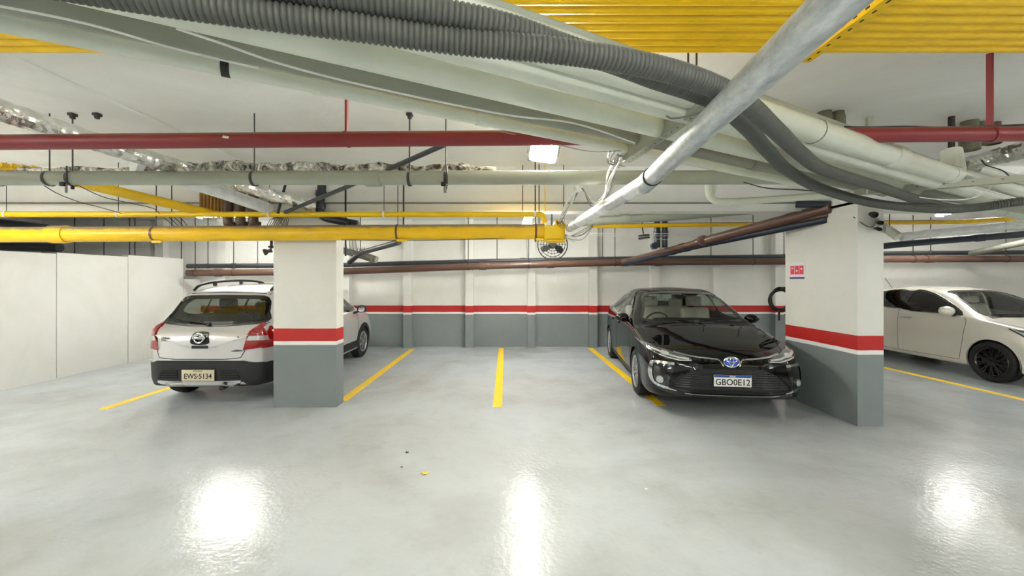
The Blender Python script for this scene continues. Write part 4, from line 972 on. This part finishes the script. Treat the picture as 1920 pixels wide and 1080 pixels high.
# ---------------------------------------------------------------- black sedan
L = 4.63
T = {
 'zb': [(0, .30), (.05, .235), (.3, .19), (.6, .17), (4.1, .18), (4.5, .25), (L, .36)],
 'zm': [(0, .42), (.1, .46), (.4, .54), (1, .57), (3.5, .60), (4.4, .64), (L, .62)],
 'wm': [(0, .42), (.03, .58), (.10, .74), (.22, .835), (.4, .872), (.8, .885), (2.3, .888), (3.8, .885), (4.2, .85), (4.45, .78), (4.58, .66), (L, .52)],
 'zs': [(0, .56), (.05, .62), (.12, .665), (.25, .725), (.45, .775), (.8, .84), (1.2, .90), (1.7, .94), (2.5, .975), (3.4, 1.0), (4.1, 1.01), (4.4, .985), (4.55, .92), (L, .82)],
 'ys': [(0, .36), (.03, .50), (.10, .66), (.22, .77), (.4, .82), (.8, .845), (1.3, .855), (2.3, .86), (3.6, .845), (4.2, .79), (4.45, .72), (4.58, .60), (L, .46)],
 'ye': [(0, .30), (.05, .42), (.2, .58), (.5, .64), (1.0, .69), (1.25, .70), (1.55, .665), (2.05, .575), (2.5, .555), (3.1, .545), (3.5, .555), (4.0, .60), (4.3, .64), (4.5, .58), (L, .40)],
 'ze': [(0, .60), (.05, .665), (.15, .715), (.3, .765), (.6, .83), (1.0, .905), (1.22, .945), (1.4, 1.03), (1.7, 1.19), (2.05, 1.345), (2.35, 1.40), (2.7, 1.41), (3.1, 1.385), (3.5, 1.27), (3.95, 1.09), (4.2, 1.065), (4.45, 1.04), (4.57, .95), (L, .84)],
 'zt': [(0, .615), (.04, .68), (.12, .73), (.3, .79), (.6, .855), (1.0, .93), (1.2, .968), (1.32, 1.02), (1.7, 1.22), (2.02, 1.385), (2.3, 1.44), (2.6, 1.455), (3.0, 1.445), (3.3, 1.39), (3.7, 1.23), (4.0, 1.115), (4.2, 1.095), (4.47, 1.075), (4.58, .98), (L, .86)],
 'bul': [(0, .0), (.5, .012), (1.1, .02), (1.6, .03), (3.4, .03), (4.1, .02), (L, 0)],
}
ang = PI / 2 - math.radians(7)
cr = Car('sedan_car', 'glossy black sedan facing the viewer beside the deep column', (2.55, 4.58, 0), ang, T, L, 'paint_black')
R = .318
cr.window('windshield', 'f', smooth2([(-.695, .985), (-.3, .972), (.3, .972), (.695, .985), (.64, 1.15), (.565, 1.335), (.3, 1.385), (-.3, 1.385), (-.565, 1.335), (-.64, 1.15)], 3), 'glass_clear', cut=(1.1, 2.3), fw=.035)
cr.window('rear_window', 'r', [(-.58, 1.12), (.58, 1.12), (.50, 1.34), (.25, 1.37), (-.25, 1.37), (-.5, 1.34)], 'glass_smoke', cut=(3.0, 4.2))
cr.window('side_window', 's', smooth2([(1.66, .985), (2.55, 1.01), (2.55, 1.345), (2.25, 1.335), (1.95, 1.22)], 3), 'glass_clear', mirror=True)
cr.window('side_window', 's', smooth2([(2.66, 1.015), (3.42, 1.04), (3.5, 1.12), (3.25, 1.29), (2.66, 1.345)], 3), 'glass_clear', mirror=True)
W = [(.95, R), (3.65, R)]
cr.finish(W, .352, .19, 'paint_black', .03, .003)
for x in (.95, 3.65):
    for sg in (1, -1): cr.wheel(x, sg * .775, R, .218, .21, 'rim_silver', 10, 'twin', sg)
# doors, sill and window line
for ln in ([(1.35, .30), (1.33, .6), (1.42, .90)], [(2.60, .28), (2.60, 1.0), (2.60, 1.36)], [(3.30, .30), (3.28, .6), (3.52, .75), (3.60, 1.05)], [(1.35, .27), (3.3, .27)]):
    cr.strip('door_seam', 'seam', 's', ln, .007, .0012, .004, mirror=True)
cr.strip('window_chrome', 'chrome', 's', [(1.50, .962), (2.5, .99), (3.5, 1.03)], .014, .006, .01, mirror=True)
for x in (2.42, 3.16):
    for sg in (1, -1): cr.slab('door_handle', 'paint_black', (x, sg * .883, .855), (.2, .03, .03), bev=.012)
cr.panel('side_skirt', 'trim_black', 's', [(1.33, .185), (3.27, .19), (3.27, .255), (1.33, .25)], .006, .02, mirror=True)
cr.mirror(1.62, .945, 1.0, 'paint_black', (.16, .21, .14))
cr.strip('bonnet_seam', 'seam', 't', [(.26, .66), (.6, .745), (1.0, .78), (1.24, .79)], .007, .0012, .004, mirror=True)
cr.panel('cowl', 'trim_black', 't', [(1.20, -.66), (1.31, -.62), (1.345, 0), (1.31, .62), (1.20, .66), (1.235, 0)], .004, .01)
for y0, y1 in ((.55, -.02), (-.08, -.58)):
    p = [cr.lay('f', [(y0 + (y1 - y0) * t, 1.0 + .012 * math.sin(t * 3))], .018)[0][0] for t in (0, .25, .5, .75, 1)]
    MB().tube(p, .008, 8).build('wiper', 'trim_black', cr.root, local=True)
# headlamps, brow trim, grille and emblem
lamp = [(.40, .648), (.52, .640), (.66, .662), (.78, .700), (.855, .752), (.872, .79), (.80, .782), (.68, .748), (.54, .708), (.42, .676)]
hl = cr.panel('headlamp', 'lamp_inner', 'f', lamp, .006, .03, .04, mirror=True)
cr.strip('daylight_strip', 'lamp_clear', 'f', [(.44, .664), (.55, .672), (.68, .70), (.80, .745)], .017, .010, .012, mirror=True)
cr.strip('lamp_edge', 'lamp_clear', 'f', [(.42, .650), (.54, .644), (.66, .667), (.74, .69)], .012, .010, .012, mirror=True)
cr.panel('lamp_lens', 'lamp_clear', 'f', smooth2([(.64, .685), (.70, .69), (.73, .715), (.69, .728), (.64, .712)], 3), .012, .012, .03, mirror=True)
cr.panel('upper_grille', 'trim_gloss', 'f', [(.40, .655), (.16, .640), (.06, .605), (-.06, .605), (-.16, .640), (-.40, .655), (-.40, .676), (-.2, .672), (-.1, .66), (0, .655), (.1, .66), (.2, .672), (.40, .676)], .005, .02, .04)
cr.strip('chrome_brow', 'chrome', 'f', smooth2([(.58, .724), (.42, .692), (.24, .677), (.135, .668), (.105, .64), (.085, .60)], 4, False), .014, .009, .015, mirror=True)
ec = cr.lay('f', [(0, .648)], .012)[0][0]
em = MB().lathe([(0, .085), (.012, .081), (.016, .065), (.017, .001)], Vector((0, 0, 0)), (-1, 0, 0), 32)
em.v = [Vector((p.x, p.y * 1.0, p.z * .68)) + ec for p in em.v]; em = em.build('emblem', 'badge_blue', cr.root, local=True)
def oval(c, a, b, r, n=36): return [c + Vector((-.018, a * math.cos(2 * PI * i / n), b * math.sin(2 * PI * i / n))) for i in range(n + 1)]
MB().tube(oval(ec, .083, .056, 0), .007, 8).build('emblem_ring', 'chrome', em, local=True)
MB().tube(oval(ec + Vector((0, 0, .022)), .056, .022, 0), .006, 8).build('emblem_ring', 'chrome', em, local=True)
MB().tube(oval(ec + Vector((0, 0, 0)), .022, .045, 0), .006, 8).build('emblem_ring', 'chrome', em, local=True)
# lower mouth with slats
mouth = [(.36, .575), (-.36, .575), (-.50, .50), (-.63, .385), (-.64, .345), (-.50, .325), (.50, .325), (.64, .345), (.63, .385), (.50, .50)]
gr = cr.panel('lower_grille', 'trim_black', 'f', mouth, .002, .02, .05)
for k in range(8):
    z = .36 + .026 * k; w = .60 - max(0, z - .39) * 1.25
    cr.strip('grille_slat', 'trim_gloss', 'f', [(-w, z), (w, z)], .011, .012, .02, parent=gr, res=.05)
cr.strip('grille_frame', 'paint_black', 'f', offset(mouth, -.008), .03, .014, .03, closed=True)
cr.strip('lower_lip', 'trim_gloss', 'f', smooth2([(-.78, .33), (-.62, .285), (-.4, .268), (0, .262), (.4, .268), (.62, .285), (.78, .33)], 4, False), .045, .012, .03)
cr.strip('lip_chrome', 'satin_metal', 'f', smooth2([(-.5, .288), (0, .283), (.5, .288)], 5, False), .008, .025, .01)
# chrome brackets round the fog lamps
fpoly = [(.60, .600), (.76, .602), (.80, .58), (.815, .46), (.79, .375), (.66, .335), (.66, .42), (.62, .50)]
cr.panel('fog_surround', 'trim_gloss', 'f', fpoly, .004, .02, .05, mirror=True)
cr.strip('fog_chrome', 'chrome', 'f', smooth2([(.60, .606), (.76, .610), (.812, .585), (.828, .47), (.80, .37), (.72, .335), (.58, .315)], 4, False), .028, .012, .02, mirror=True)
for sg in (1, -1):
    c = cr.lay('f', [(sg * .745, .415)], .006)[0][0]
    o = MB().lathe([(0, .045), (.012, .045), (.016, .036), (.012, .034), (.012, .001)], c, (-.8, sg * .6, 0), 24).build('fog_lamp', 'chrome', cr.root, local=True)
    MB().lathe([(0, .034), (.018, .028), (.02, .001)], c, (-.8, sg * .6, 0), 20).build('fog_lens', 'lamp_clear', o, local=True)
# number plate
pc_ = cr.lay('f', [(0, .445)], .03)[0][0]; px = pc_.x - .004
pl = cr.slab('number_plate', 'plate_white', (px, 0, .447), (.008, .40, .13), bev=.003)
cr.slab('plate_band', 'plate_blue', (px - .003, 0, .498), (.006, .392, .026), bev=.002, parent=pl)
text_obj('plate_text', 'GBO0E12', .098, 'plate_ink', pl, Matrix.Translation((px - .0042, 0, .430)) @ FACE, sx=.92)
text_obj('band_text', 'BRASIL', .022, 'plate_white', pl, Matrix.Translation((px - .006, 0, .498)) @ FACE)
cr.panel('tail_lamp', 'lamp_red', 'r', [(.42, .80), (.74, .82), (.76, .93), (.5, .92)], .006, .02, mirror=True)
cr.panel('tail_lamp', 'lamp_red', 's', [(4.15, .80), (4.5, .80), (4.47, .92), (4.2, .92)], .005, .02, mirror=True)
cr.panel('rear_bumper', 'trim_black', 'r', [(-.7, .3), (.7, .3), (.74, .42), (-.74, .42)], .006, .02)
cr.seats(1.95, 'seat_beige', .50, 3.0); cr.cabin(1.55, .93, .36)
# ---------------------------------------------------------------- light grey hatchback seen from behind
L = 4.22
T = {
 'zb': [(0, .34), (.06, .27), (.35, .22), (.7, .20), (3.3, .21), (3.75, .235), (4.05, .25), (L, .29)],
 'zm': [(0, .46), (.1, .50), (.5, .58), (1, .60), (3.2, .62), (4.0, .60), (L, .56)],
 'wm': [(0, .46), (.04, .60), (.12, .73), (.3, .81), (.6, .84), (1.2, .850), (3.2, .850), (3.7, .83), (3.95, .785), (4.08, .715), (4.17, .61), (L, .50)],
 'zs': [(0, .60), (.06, .68), (.2, .77), (.5, .86), (.9, .93), (1.3, .965), (2.2, .985), (3.2, 1.0), (3.8, 1.0), (4.05, .97), (4.16, .90), (L, .84)],
 'ys': [(0, .40), (.04, .53), (.12, .65), (.3, .75), (.6, .795), (1.2, .825), (3.2, .828), (3.7, .805), (3.95, .755), (4.08, .685), (4.17, .58), (L, .46)],
 'ye': [(0, .33), (.06, .45), (.25, .58), (.6, .64), (.95, .68), (1.3, .64), (1.75, .575), (2.2, .565), (3.2, .56), (3.6, .555), (3.8, .57), (3.95, .60), (4.08, .63), (4.17, .60), (L, .50)],
 'ze': [(0, .63), (.06, .72), (.25, .82), (.6, .91), (.92, .975), (1.2, 1.12), (1.75, 1.41), (2.1, 1.475), (2.6, 1.495), (3.2, 1.465), (3.55, 1.425), (3.70, 1.375), (3.82, 1.22), (3.94, 1.06), (4.02, 1.0), (4.1, .97), (4.18, .91), (L, .86)],
 'zt': [(0, .65), (.05, .74), (.2, .83), (.55, .935), (.85, .995), (1.0, 1.05), (1.7, 1.455), (2.0, 1.51), (2.5, 1.53), (3.0, 1.515), (3.5, 1.465), (3.66, 1.43), (3.78, 1.30), (3.92, 1.10), (4.0, 1.02), (4.10, .985), (4.18, .93), (L, .88)],
 'bul': [(0, 0), (.6, .012), (1.2, .025), (3.5, .028), (3.95, .015), (L, 0)],
}
hx = Car('hatchback_car', 'light grey hatchback seen from behind, half hidden by the flat column', (-3.77, 9.22, 0), -PI / 2, T, L, 'paint_silver')
R = .315
rw = smooth2([(-.675, 1.035), (-.35, 1.0), (0, .99), (.35, 1.0), (.675, 1.035), (.64, 1.16), (.565, 1.345), (.3, 1.37), (-.3, 1.37), (-.565, 1.345), (-.64, 1.16)], 3)
hx.window('rear_window', 'r', rw, 'glass_smoke', cut=(3.4, 4.2), fw=.05)
hx.window('windshield', 'f', [(-.62, 1.02), (.62, 1.02), (.53, 1.41), (0, 1.44), (-.53, 1.41)], 'glass_clear', cut=(.8, 2.0))
hx.window('side_window', 's', smooth2([(1.25, 1.0), (2.1, 1.03), (2.1, 1.415), (1.8, 1.39), (1.5, 1.23)], 3), 'glass_smoke', mirror=True)
hx.window('side_window', 's', smooth2([(2.2, 1.03), (2.98, 1.05), (2.98, 1.40), (2.2, 1.42)], 3), 'glass_smoke', mirror=True)
hx.window('side_window', 's', smooth2([(3.08, 1.06), (3.5, 1.10), (3.55, 1.22), (3.40, 1.34), (3.08, 1.385)], 3), 'glass_smoke', mirror=True)
hx.finish([(.85, R), (3.45, R)], .355, .24, 'trim_black', .075, .012)
for x in (.85, 3.45):
    for sg in (1, -1): hx.wheel(x, sg * .745, R, .205, .19, 'rim_silver', 7, 'five', sg)
hx.panel('side_cladding', 'trim_black', 's', [(1.2, .22), (3.1, .22), (3.1, .40), (1.2, .40)], .010, .02, mirror=True)
hx.strip('sill_trim', 'satin_metal', 's', [(1.22, .255), (3.08, .255)], .022, .020, .01, mirror=True)
for ln in ([(1.2, .42), (1.18, .7), (1.22, .96)], [(2.15, .42), (2.15, 1.0)], [(3.05, .55), (3.2, .85), (3.02, 1.05)]): hx.strip('door_seam', 'seam', 's', ln, .007, .0012, .004, mirror=True)
hx.mirror(1.36, .985, 1.02, 'trim_black', (.12, .2, .15))
for sg in (1, -1):
    P = [Vector((x, sg * y, z)) for x, y, z in ((1.95, .53, 1.49), (2.1, .545, 1.545), (2.6, .55, 1.57), (3.2, .545, 1.55), (3.5, .54, 1.505), (3.62, .53, 1.44))]
    o = MB().tube(spline(P, 5), .018, 10).build('roof_rail', 'trim_black', hx.root, local=True)
    for i in (1, 2, 3): MB().rbox(P[i] - Vector((0, 0, .03)), (.06, .03, .06), .01).build('rail_foot', 'trim_black', o, local=True)
MB().tube([(2.3, 0, 1.52), (2.36, 0, 1.60)], .006, 6).build('antenna', 'trim_black', hx.root, local=True)
# hatch door
hatch = [(-.70, 1.03), (-.56, .90), (-.54, .70), (-.50, .622), (-.3, .600), (.3, .600), (.50, .622), (.54, .70), (.56, .90), (.70, 1.03)]
hx.strip('hatch_seam', 'seam', 'r', hatch, .009, .0015, .005)
hx.strip('hatch_top_seam', 'seam', 'r', smooth2([(-.56, 1.385), (-.3, 1.405), (.3, 1.405), (.56, 1.385)], 4, False), .008, .002, .005)
lampR = [(.525, .715), (.74, .735), (.74, .80), (.715, .90), (.665, 1.01), (.64, 1.02), (.575, .92), (.545, .82)]
for sg in (1, -1):
    pl_ = [(sg * a, b) for a, b in lampR]
    o = hx.panel('tail_lamp', 'lamp_red', 'r', pl_, .020, .05, .025)
    hx.panel('reverse_lens', 'lamp_clear', 'r', [(sg * a, b) for a, b in [(.555, .83), (.735, .815), (.72, .875), (.575, .885)]], .025, .01, .025, parent=o)
    hx.panel('tail_lamp', 'lamp_red', 'p' if sg < 0 else 's', [(3.90, .73), (4.10, .72), (4.08, .85), (4.0, .99), (3.97, .99), (3.93, .85)], .008, .02, .05)
ec = hx.lay('r', [(0, .865)], .006)[0][0]
hb = hx.panel('handle_recess', 'trim_gloss', 'r', smooth2([(-.10, .79), (.10, .79), (.105, .88), (.07, .93), (-.07, .93), (-.105, .88)], 4), .006, .02, .04)
hx.panel('lock_plate', 'trim_black', 'r', [(-.10, .735), (.10, .735), (.10, .77), (-.10, .77)], .006, .015, .04)
MB().torus(ec + Vector((.016, 0, 0)), .058, .009, (1, 0, 0), 36, 8).build('emblem_ring', 'chrome', hb, local=True)
hx.slab('emblem_bar', 'chrome', ec + Vector((.017, 0, 0)), (.012, .16, .026), bev=.004, parent=hb)
# wiper
p = [hx.lay('r', [(y, z)], .016)[0][0] for y, z in ((.0, 1.0), (-.15, 1.02), (-.34, 1.045), (-.5, 1.065))]
o = MB().tube(p, .010, 8).build('rear_wiper', 'trim_black', hx.root, local=True)
MB().lathe([(0, .03), (.03, .022), (.032, .001)], p[0], (1, 0, .3), 16).build('wiper_pivot', 'trim_black', o, local=True)
# bumper with black lower part and skid plate
bump = [(-.86, .50), (-.70, .545), (-.62, .555), (-.52, .585), (.52, .585), (.62, .555), (.70, .545), (.86, .50), (.86, .29), (.62, .265), (.45, .27), (-.45, .27), (-.62, .265), (-.86, .29)]
bb = hx.panel('bumper', 'trim_black', 'r', bump, .014, .05, .05)
for sg in (1, -1): hx.panel('bumper_corner', 'trim_black', 's' if sg > 0 else 'p', [(3.78, .34), (4.12, .34), (4.14, .53), (3.95, .55), (3.80, .50)], .010, .03, .05)
for sg in (1, -1):
    v = hx.panel('bumper_vent', 'seam', 'r', [(sg * a, b) for a, b in [(.26, .37), (.50, .37), (.46, .47), (.27, .47)]], .018, .012, .05)
    for k in range(3): hx.strip('vent_slat', 'trim_black', 'r', [(sg * .265, .395 + .028 * k), (sg * .485, .395 + .028 * k)], .010, .024, .012, parent=v)
hx.panel('skid_plate', 'satin_metal', 'r', [(-.50, .318), (-.38, .285), (-.2, .265), (.3, .265), (.40, .285), (.50, .318), (.5, .345), (.3, .338), (-.3, .338), (-.5, .345)], .024, .03, .05)
MB().tube([(L - .25, .24, .25), (L - .03, .24, .235)], .028, 14).build('exhaust_tip', 'steel_rod', hx.root, local=True)
MB().tube([(L - .55, -.5, .27), (L - .5, .4, .27)], .07, 14).build('silencer', 'steel_rod', hx.root, local=True)
pc_ = hx.lay('r', [(0, .41)], .02)[0][0]; px = pc_.x + .012
pl = hx.slab('number_plate', 'plate_grey', (px, 0, .412), (.008, .40, .135), bev=.003)
text_obj('plate_text', 'EWS·5134', .088, 'plate_ink', pl, Matrix.Translation((px + .0042, 0, .398)) @ BACK, sx=.92)
text_obj('plate_town', 'SP S.PAULO', .022, 'plate_ink', pl, Matrix.Translation((px + .0042, 0, .462)) @ BACK)
for y, z, s_, sz in ((-.42, .86, 'LIVINA', .035), (-.45, .832, 'X-GEAR', .018), (.47, .87, 'SL', .035)):
    q = hx.lay('r', [(y, z)], .002)[0][0]; text_obj('badge_text', s_, sz, 'satin_metal' if sz < .03 else 'lamp_inner', hx.root, Matrix.Translation(q) @ BACK, .003)
hx.panel('fuel_badge', 'lamp_inner', 'r', smooth2([(.38, .70), (.46, .695), (.53, .705), (.46, .722)], 3), .003, .005, .05)
hx.panel('headlamp', 'lamp_clear', 'f', [(.45, .68), (.72, .72), (.76, .82), (.55, .80)], .006, .02, mirror=True)
hx.panel('grille', 'trim_black', 'f', [(-.4, .55), (.4, .55), (.4, .68), (-.4, .68)], .006, .02)
hx.panel('bumper', 'trim_black', 'f', [(-.75, .32), (.75, .32), (.75, .48), (-.75, .48)], .01, .03)
hx.seats(1.75, 'seat_grey', .58, 2.75); hx.cabin(1.35, .97, -.36)
# ---------------------------------------------------------------- white hatchback beyond the deep column
L = 3.97
T = {
 'zb': [(0, .32), (.06, .25), (.35, .20), (.7, .18), (3.2, .19), (3.6, .26), (L, .38)],
 'zm': [(0, .44), (.1, .48), (.5, .56), (1, .58), (3.2, .62), (L, .62)],
 'wm': [(0, .44), (.04, .58), (.12, .72), (.3, .81), (.55, .845), (.9, .862), (2.2, .870), (3.1, .868), (3.5, .84), (3.8, .74), (L, .55)],
 'zs': [(0, .60), (.06, .67), (.2, .75), (.5, .835), (.9, .905), (1.2, .945), (1.8, .985), (2.4, 1.02), (3.1, 1.06), (3.6, 1.06), (3.85, .98), (L, .88)],
 'ys': [(0, .38), (.04, .51), (.12, .64), (.3, .745), (.55, .79), (.9, .815), (1.3, .828), (2.4, .832), (3.1, .82), (3.5, .78), (3.8, .68), (L, .50)],
 'ye': [(0, .32), (.06, .44), (.25, .57), (.6, .63), (.95, .68), (1.15, .675), (1.6, .585), (2.1, .55), (3.0, .535), (3.4, .54), (3.7, .56), (L, .44)],
 'ze': [(0, .63), (.06, .71), (.25, .80), (.6, .885), (.95, .955), (1.2, 1.06), (1.6, 1.28), (1.9, 1.375), (2.3, 1.41), (2.9, 1.39), (3.3, 1.33), (3.6, 1.15), (3.85, 1.0), (L, .90)],
 'zt': [(0, .65), (.05, .73), (.2, .81), (.55, .905), (.85, .965), (1.0, 1.0), (1.55, 1.31), (1.82, 1.425), (2.2, 1.46), (2.6, 1.46), (3.1, 1.41), (3.4, 1.32), (3.65, 1.15), (3.85, 1.02), (L, .92)],
 'bul': [(0, 0), (.6, .012), (1.2, .025), (3.3, .03), (3.8, .015), (L, 0)],
}
wx = Car('white_car', 'white hatchback with black alloy wheels parked beyond the deep column', (8.37, 5.46, 0), PI / 2, T, L, 'paint_white')
R = .315
wx.window('windshield', 'f', smooth2([(-.64, 1.0), (-.3, .985), (.3, .985), (.64, 1.0), (.60, 1.15), (.525, 1.345), (.3, 1.395), (-.3, 1.395), (-.525, 1.345), (-.60, 1.15)], 3), 'glass_clear', cut=(.85, 2.0), fw=.035)
wx.window('side_window', 's', smooth2([(1.24, .995), (1.6, 1.005), (2.26, 1.035), (2.26, 1.375), (1.95, 1.36), (1.6, 1.22)], 3), 'glass_black', mirror=True)
wx.window('side_window', 's', smooth2([(2.34, 1.04), (2.95, 1.08), (3.12, 1.13), (2.9, 1.34), (2.34, 1.375)], 3), 'glass_black', mirror=True)
wx.window('rear_window', 'r', [(-.52, 1.12), (.52, 1.12), (.45, 1.32), (-.45, 1.32)], 'glass_black', cut=(3.2, 3.9))
wx.panel('door_pillar', 'trim_gloss', 's', [(2.22, 1.03), (2.38, 1.04), (2.37, 1.375), (2.22, 1.375)], .004, .006, .05, mirror=True)
wx.finish([(.82, R), (3.36, R)], .355, .2, 'paint_white', .03, .003)
for x in (.82, 3.36):
    for sg in (1, -1): wx.wheel(x, sg * .76, R, .222, .20, 'rim_black', 10, 'twin', sg)
for ln in ([(1.26, .28), (1.20, .6), (1.17, .90), (1.20, .96)], [(2.30, .26), (2.30, 1.04)], [(1.26, .27), (2.30, .26)], [(3.05, .6), (3.2, .8), (3.05, 1.08)], [(2.30, .26), (3.0, .27)]): wx.strip('door_seam', 'seam', 's', ln, .006, .0012, .004, mirror=True)
wx.strip('window_chrome', 'chrome', 's', [(1.22, .978), (1.7, .992), (2.3, 1.022), (3.0, 1.065)], .012, .006, .01, mirror=True)
for sg in (1, -1): wx.slab('door_handle', 'chrome', (2.13, sg * .874, .885), (.21, .035, .034), bev=.011)
wx.mirror(1.34, .985, 1.06, 'paint_white', (.20, .24, .16))
wx.panel('headlamp', 'lamp_inner', 'f', [(.44, .70), (.60, .68), (.76, .73), (.80, .84), (.72, .83), (.55, .765)], .006, .02, .05, mirror=True)
wx.panel('headlamp_wrap', 'lamp_clear', 's', [(.20, .68), (.36, .76), (.56, .835), (.62, .845), (.50, .79), (.40, .73), (.30, .68)], .005, .015, .05, mirror=True)
wx.strip('headlamp_edge', 'trim_black', 's', [(.30, .675), (.42, .735), (.52, .79), (.63, .845)], .014, .008, .01, mirror=True)
gr = wx.panel('grille', 'trim_black', 'f', [(-.36, .50), (.36, .50), (.40, .62), (-.40, .62)], .006, .02)
for k in range(4): wx.strip('grille_slat', 'chrome', 'f', [(-.35, .52 + .026 * k), (.35, .52 + .026 * k)], .008, .012, .012, parent=gr)
wx.panel('lower_intake', 'trim_black', 'f', [(-.55, .30), (.55, .30), (.5, .40), (-.5, .40)], .006, .02)
wx.strip('bonnet_seam', 'seam', 't', [(.30, .60), (.6, .70), (1.02, .755)], .007, .0012, .004, mirror=True)
wx.panel('cowl', 'trim_black', 't', [(.98, -.64), (1.08, -.6), (1.06, 0), (1.08, .6), (.98, .64), (.99, 0)], .004, .01)
p = [wx.lay('f', [(y, 1.01)], .016)[0][0] for y in (.55, .3, .05)]; MB().tube(p, .008, 8).build('wiper', 'trim_black', wx.root, local=True)
MB().tube([(3.0, .3, 1.41), (3.16, .3, 1.62)], .005, 6).build('antenna', 'steel_rod', wx.root, local=True)
wx.panel('tail_lamp', 'lamp_red', 'r', [(.45, .75), (.66, .78), (.66, .92), (.5, .9)], .006, .02, mirror=True)
wx.seats(1.7, 'seat_beige', .52, 2.55, (-.34, .34)); wx.cabin(1.32, .96, .34)
